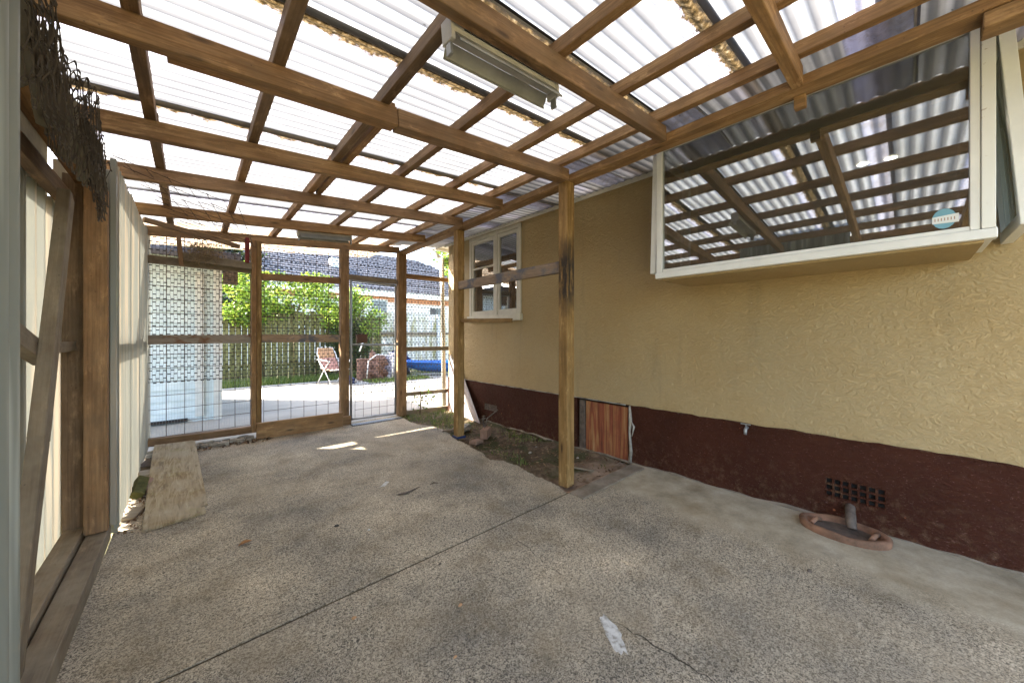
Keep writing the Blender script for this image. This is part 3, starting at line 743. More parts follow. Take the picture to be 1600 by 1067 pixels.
# airbricks
for (a, b, c, d), cols, rows in ((V1, 7, 3), (V2, 6, 4)):
    vt = box('air_vent', HX + .02, HX + .03, a, b, c, d, 'dark', hs, bevel=0)
    mbx = MB(); cw = (b - a) / cols; rh = (d - c) / rows
    for i in range(cols + 1): mbx.box(HX - .004, HX + .019, max(a + .0005, a + i * cw - .006), min(b - .0005, a + i * cw + .006), c + .0005, d - .0005)
    for j in range(rows + 1): mbx.box(HX - .0065, HX + .017, a + .001, b - .001, max(c + .001, c + j * rh - .0055), min(d - .001, c + j * rh + .0055))
    part('vent_grille', mbx, 'plinth' if a < 1 else 'leadpipe', vt)
# access hatch
ht = box('hatch', HX + .05, HX + .07, 1.86, 2.49, .0, .55, 'dark', hs, bevel=0)
for i in range(6):
    a = 1.88 + i * .086; box('hatch_board', HX + .012 + .003 * (i % 2), HX + .045, a, a + .083, .0, .535, 'hatch', ht)
box('hatch_edge', HX + .0, HX + .045, 2.402, 2.47, 0, .54, 'leadpipe', ht)
mbx = MB(); mbx.tube([(HX - .003, 1.845, .005), (HX - .006, 1.835, .12), (HX - .004, 1.85, .3), (HX - .008, 1.84, .4), (HX - .004, 1.848, .56)], [.022, .018, .014, .02, .012], 6)
mbx.tube([(HX - .006, 1.84, .42), (HX - .012, 1.80, .36), (HX - .006, 1.825, .26)], [.006, .012, .006], 5)
part('mortar_edge', mbx, 'stone', hs, smooth=True)
mbx = MB(); pts = []
for i in range(90): pts.append((HX - .004, 5.1 - i * .1, random.uniform(-.014, .006)))
mbx.tube(pts, [random.uniform(.006, .020) for _ in pts], 5); part('mortar_edge', mbx, 'wornedge', hs, smooth=True)
mbx = MB(); mbx.tube([(HX - .01, 4.9 - i * .07, .5625) for i in range(44)], [random.uniform(.001, .007) for _ in range(44)], 5); part('plinth_lip', mbx, 'mortar', hs, smooth=True)
mbx = MB(); mbx.tube([(HX - .004, 5.1 - i * .06, .5615 + random.uniform(-.003, .004)) for i in range(120)], [random.uniform(.002, .009) for _ in range(120)], 5); part('paint_edge', mbx, 'plinth', hs, smooth=True)
# tap
tp = part('tap', MB().tube([(HX, .84, .535), (HX - .05, .84, .535), (HX - .06, .84, .52), (HX - .062, .84, .49)], [.011, .011, .012, .010], 8), 'galv', hs, smooth=True)
part('tap_handle', MB().tube([(HX - .045, .84, .54), (HX - .045, .84, .565)], .006, 6).box(HX - .05, HX - .04, .81, .875, .563, .571), 'galv', tp)
# soffit, fascia, trim and roof of the house
box('wall_trim', HX - .02, HX - .001, -4.5, 5.2, 2.80, 2.84, 'cream', hs)
box('soffit', HX - .12, 8.0, -4.5, 5.75, 2.862, 2.88, 'cream', hs, bevel=0)
box('fascia', HX - .14, HX - .12, -4.5, 5.75, 2.83, 3.0, 'cream', hs)
part('roof', MB().quad((HX - .2, -4.6, 2.98), (HX - .2, 5.8, 2.98), (8.2, 5.8, 4.9), (8.2, -4.6, 4.9)), 'nbtile', hs)
part('gutter', MB().tube([(HX - .1, 5.78, 2.86), (8, 5.78, 2.86)], .05, 8), 'cream', hs, smooth=True)
part('gable_bracket', MB().tube([(3.2, 5.72, 2.80), (3.29, 5.52, 2.62)], .03, 8), 'cream', hs, smooth=True)
part('downpipe', MB().tube([(3.30, 5.5, 2.62), (3.30, 5.42, .02)], .036, 12).tube([(3.30, 5.42, .26), (3.30, 5.42, .3)], .045, 12), 'cream', hs, smooth=True)
box('corner_board', 3.33, 3.42, 5.212, 5.25, 0, 2.84, 'pine_dark', hs)
# far casement window
wd = thing('window', None, None, (HX, 4.0, 1.47)); wd.parent = hs; wd.location = Vector((HX, 4.0, 1.47)) - hs.location
y0, y1, z0, z1 = W1
for (a, b, c, d) in ((y0 + .002, y0 + .045, z0 + .08, z1 - .002), (y1 - .045, y1 - .002, z0 + .08, z1 - .002), (3.90, 3.945, z0 + .08, z1 - .05)):
    box('frame', HX - .02, HX + .05, a, b, c, d, 'cream', wd)
box('frame', HX - .022, HX + .05, y0 + .002, y1 - .002, z1 - .048, z1 + .004, 'cream', wd)
box('sill', HX - .05, HX + .06, y0 - .02, y1 + .02, z0 - .01, z0 + .078, 'cream', wd)
for (a, b, bars) in ((3.457, 3.898, (2.02,)), (3.947, 4.523, (2.27,))):
    zb0, zt0 = z0 + .082, z1 - .052
    box('sash', HX - .008, HX + .03, a, a + .045, zb0, zt0, 'cream', wd); box('sash', HX - .008, HX + .03, b - .045, b, zb0, zt0, 'cream', wd)
    box('sash', HX - .009, HX + .03, a + .045, b - .045, zt0 - .05, zt0, 'cream', wd); box('sash', HX - .009, HX + .03, a + .045, b - .045, zb0, zb0 + .07, 'cream', wd)
    for z in (bars if a > 3.9 else ()): box('glazing_bar', HX - .006, HX + .02, a + .045, b - .045, z - .012, z + .012, 'cream', wd)
    part('pane', MB().box(HX + .010, HX + .014, a + .045, b - .045, zb0 + .07, zt0 - .05), 'pane', wd)
mb = MB(); K = 60
for i in range(K + 1):
    for z in (z0 + .05, z1): 
        y = 4.5 - .52 * i / K; mb.v.append((HX + .075 + .018 * math.sin(i * .9), y, z))
for i in range(K): mb.f.append((2 * i, 2 * i + 1, 2 * i + 3, 2 * i + 2))
part('curtain', mb, 'curtain', wd, smooth=True)
# room behind both windows
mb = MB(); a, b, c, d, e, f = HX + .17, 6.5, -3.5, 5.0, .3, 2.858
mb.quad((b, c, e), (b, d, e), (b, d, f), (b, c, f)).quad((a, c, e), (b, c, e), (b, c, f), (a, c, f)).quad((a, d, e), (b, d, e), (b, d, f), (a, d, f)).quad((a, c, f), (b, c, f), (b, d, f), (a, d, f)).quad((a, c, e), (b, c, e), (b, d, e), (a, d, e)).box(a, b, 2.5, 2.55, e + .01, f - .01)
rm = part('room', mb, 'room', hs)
for (x, y) in ((4.66, .28), (4.69, .10)):
    cc = [(x + .042 * math.cos(t * .524), y + .042 * math.sin(t * .524), 2.851) for t in range(12)]
    dl = part('downlight', MB().quad(*cc), 'lamp', rm)
    mb = MB()
    for t in range(16):
        a0, a1 = t * math.pi / 8, (t + 1) * math.pi / 8
        mb.quad(*[(x + r * math.cos(q), y + r * math.sin(q), zz) for (r, q, zz) in ((.043, a0, 2.847), (.06, a0, 2.845), (.06, a1, 2.845), (.043, a1, 2.847))])
    part('bezel', mb, 'white', dl)
# box window
bw = thing('box_window', None, None, (HX, .5, 1.69)); bw.parent = hs; bw.location = Vector((HX, .5, 1.69)) - hs.location
bw['label'] = 'white aluminium box window standing out from the wall'
FX = 2.68; YA, YB = -.265, 1.30; ZA, ZB = 1.69, 2.712
box('base_panel', FX + .02, HX, YA + .03, YB - .03, ZA - .012, ZA + .02, 'stucco', bw, bevel=0)
mb = MB().box(FX - .012, FX + .05, YA - .005, YB + .005, ZA, ZA + .045).box(FX, FX + .05, YA + .07, YB - .045, ZA + .046, ZA + .068)
part('sill', mb, 'white', bw, bevel=.003)
box('frame', FX - .004, FX + .05, YB - .042, YB, ZA + .047, ZB, 'white', bw)
box('frame', FX - .004, FX + .05, YA + .042, YA + .072, ZA + .047, ZB, 'white', bw)
box('frame', FX - .010, FX + .05, YA, YA + .040, ZA + .047, ZB, 'chipped', bw)
box('frame', FX, FX + .05, YA + .073, YB - .043, ZB - .05, ZB, 'white', bw)
box('top_panel', FX + .052, HX, YA, YB, ZB - .02, ZB, 'white', bw)
part('pane', MB().box(FX + .020, FX + .025, YA + .072, YB - .042, ZA + .066, ZB - .05), 'pane', bw)
for (yy) in (YA + .01, YB - .01):
    box('jamb', HX - .05, HX - .002, yy - .02, yy + .02, ZA + .021, ZB - .021, 'white', bw)
    box('jamb', FX + .053, HX - .052, yy - .02, yy + .02, ZA + .021, ZA + .06, 'white', bw)
    part('mullion', MB().box(FX + .10, FX + .125, yy - .012, yy + .012, ZA + .061, ZB - .021), 'galv', bw)
def sash(y_top, y_bot, sgn):
    # awning sash hinged at the top, kicked out at the foot
    s = box('side_sash', FX + .03, FX + .085, -.022, .022, -.92, 0, 'white', bw)
    L = math.hypot(y_bot - y_top, .92); ang = math.atan2((y_bot - y_top), .92)
    s.location = Vector((FX + .0575, (y_top), 2.66)) - wloc(bw); 
    me = s.data
    for v in me.vertices: v.co.z -= .92 if False else 0
    zmax = max(v.co.z for v in me.vertices)
    for v in me.vertices: v.co.z -= zmax
    s.rotation_euler = (ang, 0, 0)
    for (x0, x1, za, zt) in ((.0275, .50, -.92, -.865), (.0275, .50, -.055, 0), (.46, .51, -.864, -.056)):
        mb = MB().box(x0 + .001, x1, -.02, .02, za, zt); me = bpy.data.meshes.new('rail'); me.from_pydata(mb.v, [], mb.f); me.materials.append(M['white']); o = bpy.data.objects.new('sash_rail', me); COL.objects.link(o); o.parent = s
    mb = MB().box(.0285, .46, -.003, .003, -.864, -.056); me = bpy.data.meshes.new('pane'); me.from_pydata(mb.v, [], mb.f); me.materials.append(M['pane_clear']); o = bpy.data.objects.new('sash_pane', me); COL.objects.link(o); o.parent = s
sash(YA - .03, YA - .09, -1)
sash(YB + .022, YB + .045, 1)
mb = MB(); cy, cz = -.118, 1.815; X = FX + .0192
mb.quad(*[(X, cy - .038 * math.cos(t * .393), cz + .048 * math.sin(t * .393)) for t in range(16)])
st = part('sticker', mb, 'stickerblue', bw, label=None) if False else part('sticker', mb, 'stickerblue', bw)
mb = MB().quad((X - .0006, cy + .037, cz - .020), (X - .0006, cy - .045, cz - .024), (X - .0006, cy - .045, cz + .018), (X - .0006, cy + .037, cz + .012)); part('sticker_band', mb, 'stickerwhite', st)
mb = MB()
for i in range(7): mb.quad((X - .0012, cy + .030 - i * .0100, cz - .010), (X - .0012, cy + .0265 - i * .0100, cz - .010), (X - .0012, cy + .0265 - i * .0100, cz + .004), (X - .0012, cy + .030 - i * .0100, cz + .004))
part('sticker_lettering', mb, 'pinkmortar', st)

# gully dish and waste pipe
gd = thing('gully_dish', 'oval terracotta gully surround on the concrete against the maroon base', 'gully', (3.08, .27, 0))
mb = MB(); K = 36; prof = [(1.0, 0), (1.02, .035), (.93, .045), (.84, .038), (.76, .004), (.0, .002)]
def ell(t, s): return (3.08 + .150 * s * math.cos(t), .275 + .215 * s * math.sin(t))
for (s, z) in prof:
    for k in range(K):
        t = 2 * math.pi * k / K; x, y = ell(t, s); mb.v.append((min(x, HX - .012), y, z + (.004 * math.sin(t * 5 + s * 7) if z > .03 else 0)))
for i in range(len(prof) - 1):
    for k in range(K): k2 = (k + 1) % K; mb.f.append((i * K + k, i * K + k2, (i + 1) * K + k2, (i + 1) * K + k))
part('rim', mb, 'terracotta', gd, smooth=True)
mb = MB().quad(*[(min(3.085 + .112 * math.cos(k * .2618), HX - .015), .275 + .158 * math.sin(k * .2618), .010) for k in range(24)]); part('silt', mb, 'leadpipe', gd)
part('inner_lip', MB().tube([(3.03, .42, .03), (3.08, .405, .045), (3.12, .39, .03)], .014, 6), 'terracotta', gd, smooth=True)
part('inner_lip', MB().tube([(3.02, .145, .03), (3.08, .13, .045), (3.14, .12, .03)], .014, 6), 'terracotta', gd, smooth=True)
mb = MB().tube([(HX + .01, .255, .12), (3.19, .25, .115), (3.15, .245, .095), (3.12, .24, .065), (3.10, .235, .035)], [.026, .026, .027, .026, .024], 12, cap=False)
mb.tube([(3.10, .235, .035), (3.135, .243, .08)], .019, 12, cap=True)
wp = part('waste_pipe', mb, 'leadpipe', None, smooth=True); tag(wp, 'short corroded waste pipe bending down out of the maroon base into the gully', 'pipe')

# ================================================================ rail between the pergola posts etc
timber('rail', (2.45, 3.67, 1.865), (2.405, 2.0, 1.85), .04, .1, 'patchy', perg, label='mottled grey rail between the two house side posts')
timber('rail', (2.47, 3.66, 1.44), (2.45, 2.72, 1.41), .035, .045, 'pine_post', perg)
box('post_collar', 2.415, 2.535, 3.66, 3.78, -.005, .022, 'blue2', perg)

# ================================================================ fluorescent battens
def batten(x0, x1, y, drop, label, full):
    t = thing('fluorescent_light', label, 'light fitting', ((x0 + x1) / 2, y, zb((x0 + x1) / 2)), 'fluorescent fittings under the pergola')
    L = x1 - x0
    def fr(mb, name, mat, bev=.002):
        o = part(name, mb, mat, t, bevel=bev, loc=((x0 + x1) / 2, y, zb((x0 + x1) / 2)))
        o.rotation_euler = (0, -math.atan(SL), 0); return o
    zc = zb((x0 + x1) / 2); y0 = y
    fr(MB().box(x0, x1, y0 - .028, y0 + .028, zc - .02, zc + .03), 'batten', 'galv_white')
    mb = MB()
    for a, b in (((y0 - .029, zc - .018), (y0 - .06, zc - .062)), ((y0 + .029, zc - .018), (y0 + .06, zc - .062))):
        mb.quad((x0 + .015, a[0], a[1]), (x1 - .015, a[0], a[1]), (x1 - .015, b[0], b[1]), (x0 + .015, b[0], b[1]))
        mb.box(x0 + .015, x1 - .015, b[0] - .003, b[0] + .003, b[1] - .008, b[1])
    fr(mb, 'reflector', 'reflector', 0)
    for x in (x0, x1 - .014):
        fr(MB().box(x - .004, x + .014, y0 - .034, y0 + .034, zc - .05, zc + .034), 'end_cap', 'galv_white')
        fr(MB().box(x, x + .012, y0 - .016, y0 + .016, zc - .095, zc - .051), 'lamp_holder', 'galv')
    if full: fr(MB().box(x0 + .06, x1 - .06, y0 - .0295, y0 - .0285, zc + .004, zc + .008), 'seam', 'dark', 0)
batten(.72, 1.33, 1.165, 0, 'dusty fluorescent batten with no tube hanging beside the second beam from the big window', True)
batten(.90, 1.48, 4.60, 0, 'small far fluorescent batten behind the last beam before the end screen', False)

# ================================================================ clutter inside
pb = thing('plywood_sheet', 'narrow weathered plywood offcut lying on the floor by the left fence, its far end raised', 'board', (-.1, 4.2, 0))
mb = MB()
top = [(-.223, 3.25, .018), (.02, 3.29, .018), (.085, 3.31, .018), (.082, 3.40, .020), (.062, 3.42, .0205), (.10, 3.45, .022), (.075, 4.2, .06), (.045, 5.16, .118), (.02, 5.20, .12), (-.27, 5.24, .12), (-.268, 4.9, .11)]
k = len(top); mb.v += top + [(x, y, z - .016) for x, y, z in top]; mb.f.append(tuple(range(k))); mb.f.append(tuple(range(2 * k - 1, k - 1, -1)))
for i in range(k): j = (i + 1) % k; mb.f.append((i, k + i, k + j, j))
part('board', mb, 'ply', pb)

def brick(label, loc, rot, size, mat, name='brick', cat='brick'):
    x, y, z = [s / 2 for s in size]
    o = MB().box(-x, x, -y, y, -z, z).build(name, mat, None, (0, 0, 0), bevel=.004); o.location = loc; o.rotation_euler = rot
    return tag(o, label, cat)
brick('greenish timber offcut propped at the foot of the fence beside the plywood', (-.29, 4.02, .07), (R(25), R(30), R(8)), (.07, .2, .06), 'moss', 'timber_offcut', 'offcut')
brick('tan timber offcut leaning on the mossy one by the plywood', (-.262, 4.10, .05), (R(18), R(35), R(4)), (.05, .18, .05), 'brick', 'timber_offcut', 'offcut')
brick('pale flat stone behind the timber offcuts at the fence', (-.27, 4.45, .035), (0, 0, R(12)), (.11, .16, .06), 'stone', 'stone', 'stone')
brick('dark stone at the fence foot just past the pale flat one', (-.28, 4.75, .04), (R(8), 0, R(-20)), (.1, .18, .07), 'leadpipe', 'stone', 'stone')
brick('flat brown offcut lying nearest the fence post', (-.29, 3.62, .012), (0, R(3), R(-14)), (.07, .19, .02), 'weathered', 'timber_offcut', 'offcut')
rub = MB()
rd = random.Random(3)
for _ in range(70):
    x = rd.uniform(-.33, .56); y = rd.uniform(5.2, 5.45); s = rd.uniform(.012, .035); rub.box(x - s, x + s, y - s, y + s * .8, -.005, s * 1.2)
tag(part('rubble', rub, 'stone', None), 'small rubble stones packed under the raised bottom plate of the end screen', 'rubble', kind='stuff')

def chip(label, x, y, s, mat, z=0, name='chip', cat='chip'):
    mb = MB(); rd = random.Random(int(x * 999)); k = 7
    mb.v = [(s * math.cos(6.283 * i / k) * rd.uniform(.6, 1.1), s * .7 * math.sin(6.283 * i / k) * rd.uniform(.6, 1.1), 0) for i in range(k)]
    mb.v += [(a * .6, b * .6, s * .45 * rd.uniform(.7, 1.1)) for a, b, c in mb.v]
    mb.f = [tuple(range(k, 2 * k))] + [(i, (i + 1) % k, k + (i + 1) % k, k + i) for i in range(k)]
    o = mb.build(name, mat, None); o.location = (x, y, z); return tag(o, label, cat)
chip('orange stone chip on the near slab left of centre, just short of the joint', .541, 1.646, .014, 'orangestone')
chip('pale orange chip in the middle of the near slab', .934, 1.394, .014, 'orangestone')
chip('small orange chip nearest the bottom edge of the photo', .768, 1.182, .010, 'orangestone')
chip('small dark chip just short of the slab joint', 1.02, 1.72, .012, 'leadpipe')
chip('small white chip in the middle of the far slab', .86, 2.33, .011, 'whitestone')
chip('dark clod on the far slab left of the white chip', .72, 2.52, .02, 'rubber')
chip('small dark clod on the smooth concrete by the gully', 2.45, .35, .018, 'leadpipe')
# curled dead leaf
mb = MB(); K = 8
for i in range(K + 1):
    t = i / K; w = .018 * math.sin(math.pi * min(1, t * 1.05)) + .001
    for s in (-1, 0, 1): mb.v.append((-.035 + .07 * t, s * w, .004 + .012 * abs(s) * math.sin(math.pi * t) + .006 * t))
for i in range(K):
    for s in range(2): a = i * 3 + s; mb.f.append((a, a + 1, a + 4, a + 3))
lf = mb.build('dead_leaf', 'deadleaf', None); lf.location = (.248, 2.667, 0); lf.rotation_euler = (0, 0, R(5)); tag(lf, 'curled orange brown leaf lying alone on the far slab', 'leaf')
tw = part('stick', MB().tube([(1.21, 2.68, .008), (1.27, 2.655, .012), (1.34, 2.68, .008), (1.40, 2.68, .016)], [.006, .013, .009, .003], 6, flatz=.6), 'leadpipe', None, smooth=True); tag(tw, 'short dark curved stick on the far slab', 'stick')
tw = part('stick', MB().tube([(1.50, 2.69, .005), (1.54, 2.70, .006), (1.57, 2.67, .004)], [.003, .005, .002], 5), 'leadpipe', None); tag(tw, 'tiny black twig just right of the dark curved stick', 'stick')

# garden bed bits
tb = brick('pinkish timber block standing in the dirt between the post and the wall', (2.72, 3.50, .055), (0, 0, R(38)), (.20, .09, .11), 'brick', 'timber_block', 'block')
sp = part('standpipe', MB().tube([(2.78, 3.62, -.02), (2.78, 3.62, .24)], .010, 8).box(2.75, 2.81, 3.612, 3.628, .19, .205).box(2.755, 2.805, 3.612, 3.628, .225, .235), 'leadpipe', None); tag(sp, 'dark metal stake with cross pieces standing behind the timber block', 'stake')
rdn = part('metal_rod', MB().tube([(2.70, 3.50, .10), (2.90, 3.70, .17), (3.05, 3.66, .27)], .008, 6), 'leadpipe', None); tag(rdn, 'bent metal rod leaning from the timber block toward the far wall vent', 'rod')
brick('flat broken brick in front of the timber block', (2.52, 3.42, .0), (0, R(6), R(20)), (.16, .1, .04), 'brick')
brick('grey concrete lump beside the far post', (2.70, 4.0, .02), (0, 0, R(35)), (.28, .16, .06), 'stone', 'concrete_lump', 'lump')
s1 = timber('timber_stake', (2.44, 4.05, .02), (2.74, 3.86, .03), .035, .02, 'weathered', None); tag(s1, 'pale thin stake lying in the bed left of the far post', 'stake')
s1 = timber('timber_stake', (2.78, 1.95, .0), (2.68, 2.2, .006), .022, .015, 'weathered', None); tag(s1, 'thin stick lying in the sandy patch beside the near post', 'stick')
for i, (x, y, s, lab) in enumerate([(2.75, 2.75, .03, 'round pebble in the middle of the dirt bed'), (2.95, 2.85, .02, 'small pale pebble near the wall in the dirt bed'), (2.62, 2.3, .018, 'small pebble beside the near post in the bed'), (3.0, 2.3, .022, 'pebble before the timber hatch')]):
    chip(lab, x, y, s, 'stone', -.02, 'pebble', 'pebble')
# pale panel added in place of the sunlit patch on the wall corner
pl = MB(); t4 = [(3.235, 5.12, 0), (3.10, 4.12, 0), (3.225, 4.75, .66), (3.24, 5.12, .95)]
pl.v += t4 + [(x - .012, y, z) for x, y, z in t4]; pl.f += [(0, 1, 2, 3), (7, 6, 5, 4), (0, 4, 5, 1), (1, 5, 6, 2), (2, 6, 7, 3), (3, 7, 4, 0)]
tag(part('sun_patch_panel', pl, 'sunpatch', None), 'pale pinkish panel standing in for the sunlit patch on the far corner of the house wall', 'board')
tag(part('metal_rod', MB().tube([(3.16, 4.75, .40), (3.12, 4.38, .02)], .008, 5), 'leadpipe', None), 'thin dark rod leaning on the sunlit patch panel', 'rod')
# a weed at the mesh
wt = thing('weed', 'thin leafy weed growing up the right side of the mesh by the gate', 'plant', (2.75, 5.25, 0))
part('stem', MB().tube([(2.75, 5.25, -.02), (2.76, 5.24, .25), (2.74, 5.25, .47)], [.012, .010, .005], 5).tube([(2.76, 5.24, .2), (2.9, 5.22, .33), (2.97, 5.2, .31)], .004, 4).tube([(2.76, 5.24, .15), (2.65, 5.22, .3)], .004, 4), 'bark', wt)
mb = MB(); rd = random.Random(9)
for _ in range(34):
    c = Vector((rd.uniform(2.6, 3.02), 5.24 + rd.uniform(-.05, .05), rd.uniform(.05, .42))); a = rd.uniform(0, 6.28); d = Vector((math.cos(a), rd.uniform(-.4, .4), math.sin(a))) * .028; s = Vector((-math.sin(a), rd.uniform(-.5, .5), math.cos(a))) * .014
    mb.quad(c - d, c + s, c + d, c - s)
part('leaves', mb, 'weedleaf', wt)

# loose things on and under the roof at the left end
pole = timber('loose_batten', (-.33, 4.92, 2.37), (.43, 5.22, 2.29), .045, .045, 'pine_dark', None, bow=-.03); tag(pole, 'dark rough pole slung from the left fence top toward the end screen', 'pole')
mb = MB(); O = Vector((-.32, 3.3, 2.36))
U = Vector((.26, 1.45, -.02)); V = Vector((.62, .42, -.03))
for i in range(7):
    s = i / 6; mb.tube([O + V * s, O + V * s + U * (.98 - .1 * (i % 3)) + Vector((0, 0, random.uniform(-.05, .05)))], .0025, 4)
for i in range(10):
    s = i / 9; mb.tube([O + U * s - V * .05, O + U * s + V * (.9 + .15 * (i % 2)) + Vector((0, 0, random.uniform(-.04, .04)))], .0025, 4)
tag(part('mesh_scrap', mb, 'rust', None), 'bent scrap of steel mesh lying against the beams at the far left of the roof', 'mesh')
mb = MB(); rd = random.Random(2)
for _ in range(110):
    c = Vector((.12 + rd.gauss(0, .07), 5.33 + rd.gauss(0, .03), 2.20 + rd.gauss(0, .04))); d = Vector((rd.gauss(0, 1), rd.gauss(0, .4), rd.gauss(0, .8))).normalized() * rd.uniform(.05, .12)
    mb.tube([c - d, c + Vector((0, 0, rd.uniform(-.02, .02))), c + d], .0028, 3)
nst = part('bird_nest', mb, 'twig', None); tag(nst, 'untidy twig nest on the upper left rail of the end screen', 'nest')

# ================================================================ beyond the screen
sh = thing('shed', 'pale blue grey weatherboard shed outside the end screen on the left', 'shed', (-1.2, 7.1, 0))
for i in range(15):
    z = -.02 + i * .162
    mb = MB(); mb.quad((-3.4, 7.088, z), (.27, 7.088, z), (.27, 7.10, z + .162), (-3.4, 7.10, z + .162)); mb.quad((-3.4, 7.10, z), (.27, 7.10, z), (.27, 7.088, z), (-3.4, 7.088, z))
    part('weatherboard', mb, 'shed', sh)
box('side_wall', .265, .28, 7.1, 9.4, -.02, 2.42, 'shed', sh, bevel=0)
box('corner_post', .27, .37, 7.03, 7.11, -.02, 2.42, 'shedtrim', sh)
box('door_frame', .06, .16, 7.06, 7.087, .06, 2.2, 'shedtrim', sh)
box('base_vent', -1.2, -.02, 7.04, 7.08, .0, .05, 'rubber', sh)
mb = MB().quad((-3.5, 6.95, 2.45), (.58, 6.95, 2.45), (.58, 9.6, 2.6), (-3.5, 9.6, 2.6)).box(-3.5, .59, 6.93, 6.95, 2.38, 2.52).box(.56, .59, 6.95, 9.6, 2.40, 2.54)
part('roof', mb, 'nbtile', sh)
part('eave_end', MB().box(.38, .56, 7.0, 7.09, 2.05, 2.40), 'leadpipe', sh)

pf = thing('paling_fence', 'mossy brown paling fence under the bright hedge behind the yard', 'fence', (2, 12.5, 0))
rd = random.Random(4); x = -3.0
while x < 4.9:
    h = 1.95 + rd.uniform(-.05, .08); box('paling', x, x + .125, 12.49, 12.512, -.05, h, 'paling', pf, bevel=0); x += .135 + rd.uniform(0, .014)
for z in (.35, 1.6): box('rail', -3, 4.9, 12.52, 12.57, z, z + .08, 'paling', pf)
cf = thing('corrugated_fence', 'lichen stained off-white corrugated cement fence behind the junk', 'fence', (7, 12.6, 0))
for k in range(9):
    a = 4.9 + k * 1.0; corr('fence_sheet', (a, 12.62, -.05), (0, 0, 2.15 + .05 * (k % 2)), (1.03, -.0, 0), (0, -1, 0), 'asb', cf, pitch=.17, amp=.028, segs=3)
for x in (5.6, 7.3, 9.0): box('post', x, x + .1, 12.5, 12.58, -.05, 2.1, 'shedtrim', cf)
timber('rail', (4.9, 12.56, 1.35), (13, 12.56, 1.35), .05, .1, 'weathered', cf)

def foliage(name, mat, parent, c, r, n, leaf, seed, lumps=14):
    rd = random.Random(seed); cs = []
    for _ in range(lumps):
        cs.append((Vector((c[0] + rd.uniform(-1, 1) * r[0] * .8, c[1] + rd.uniform(-1, 1) * r[1] * .8, c[2] + rd.uniform(-1, 1) * r[2] * .75)), rd.uniform(.28, .5)))
    mb = MB()
    for _ in range(n):
        cc, s = rd.choice(cs); d = Vector((rd.gauss(0, 1), rd.gauss(0, 1), rd.gauss(0, 1))).normalized() * rd.uniform(.55, 1.05)
        p = cc + Vector((d.x * r[0] * s, d.y * r[1] * s, d.z * r[2] * s))
        a = Vector((rd.gauss(0, 1), rd.gauss(0, 1), rd.gauss(0, .6))).normalized(); b = a.cross(Vector((rd.gauss(0, 1), rd.gauss(0, 1), rd.gauss(0, 1)))).normalized(); L = leaf * rd.uniform(.6, 1.3)
        mb.quad(p - a * L, p + b * L * .45, p + a * L, p - b * L * .45)
    return part(name, mb, mat, parent)
def trunk(parent, x, y, z0, z1, r, seed):
    rd = random.Random(seed); mb = MB(); mb.tube([(x, y, z0), (x + .05, y, (z0 + z1) / 2), (x, y, z1)], [r, r * .8, r * .5], 8)
    for _ in range(5):
        zz = rd.uniform(.5, .95) * (z1 - z0) + z0; a = rd.uniform(0, 6.28); mb.tube([(x, y, zz), (x + math.cos(a) * .4, y + math.sin(a) * .3, zz + .4), (x + math.cos(a) * .7, y + math.sin(a) * .5, zz + .9)], [r * .5, r * .3, r * .1], 5)
    return part('trunk', mb, 'bark', parent)
h1 = thing('hedge_bush', 'large bright yellow-green bush overhanging the paling fence', 'bush', (2.3, 12.6, 0)); trunk(h1, 2.4, 12.8, -.05, 2.2, .08, 1)
foliage('foliage', 'leaf', h1, (2.0, 12.6, 2.35), (1.5, 1.0, .85), 7500, .06, 11, 22)
h2 = thing('hedge_bush', 'second bright bush behind the third post of the end screen', 'bush', (4.3, 12.7, 0)); trunk(h2, 4.2, 12.9, -.05, 2.0, .07, 2)
foliage('foliage', 'leaf', h2, (4.2, 12.5, 2.1), (1.0, .9, .95), 5200, .055, 12, 18)
h3 = thing('climber', 'dark tangled climber hanging down the palings behind the folding chair', 'bush', (3.6, 12.2, 0)); part('stems', MB().tube([(3.7, 12.2, -.05), (3.6, 12.1, .8), (3.9, 12.2, 1.8)], .03, 5).tube([(3.3, 12.0, -.05), (3.8, 12.1, .5), (4.3, 12.2, 1.4)], .02, 5), 'bark', h3)
foliage('foliage', 'leafdark', h3, (3.8, 12.1, .85), (.9, .4, .8), 2600, .05, 13, 14)
tr = thing('tree', 'leafy tree showing beyond the neighbour roof beside the downpipe', 'tree', (11.2, 18, 0)); trunk(tr, 11.2, 16.2, -.1, 4.5, .2, 3)
foliage('foliage', 'leaf', tr, (11.4, 16.4, 5.3), (1.7, 1.3, 1.2), 5200, .10, 14, 20)
tr = thing('tree', 'dark distant tree rising left of the neighbour roof above the shed', 'tree', (-2, 19, 0)); trunk(tr, -1, 19, -.1, 5, .25, 4)
foliage('foliage', 'leafdark', tr, (-1, 19, 4.6), (3.2, 2, 2.6), 6000, .14, 15, 24)
tag(blades('grass', 9000, (-2.5, 5.2), (11.1, 12.4), -.03, .13, 7, w=.012), 'bright lawn strip at the foot of the paling fence', 'grass', kind='stuff')
tag(blades('grass', 5000, (4.6, 9), (10.6, 12.4), -.03, .12, 8, w=.012, keep=lambda x, y, rd: math.sin(x * 3) + rd.uniform(-1, 1) > 0), 'patchy weeds growing around the junk pile', 'grass', kind='stuff')
tag(blades('grass', 2500, (3.6, 5.4), (9.4, 10.4), -.015, .09, 18, w=.01, keep=lambda x, y, rd: abs(y - 9.9) < .3 + rd.uniform(-.2, .2)), 'strip of weeds in the paving before the junk', 'grass', kind='stuff')

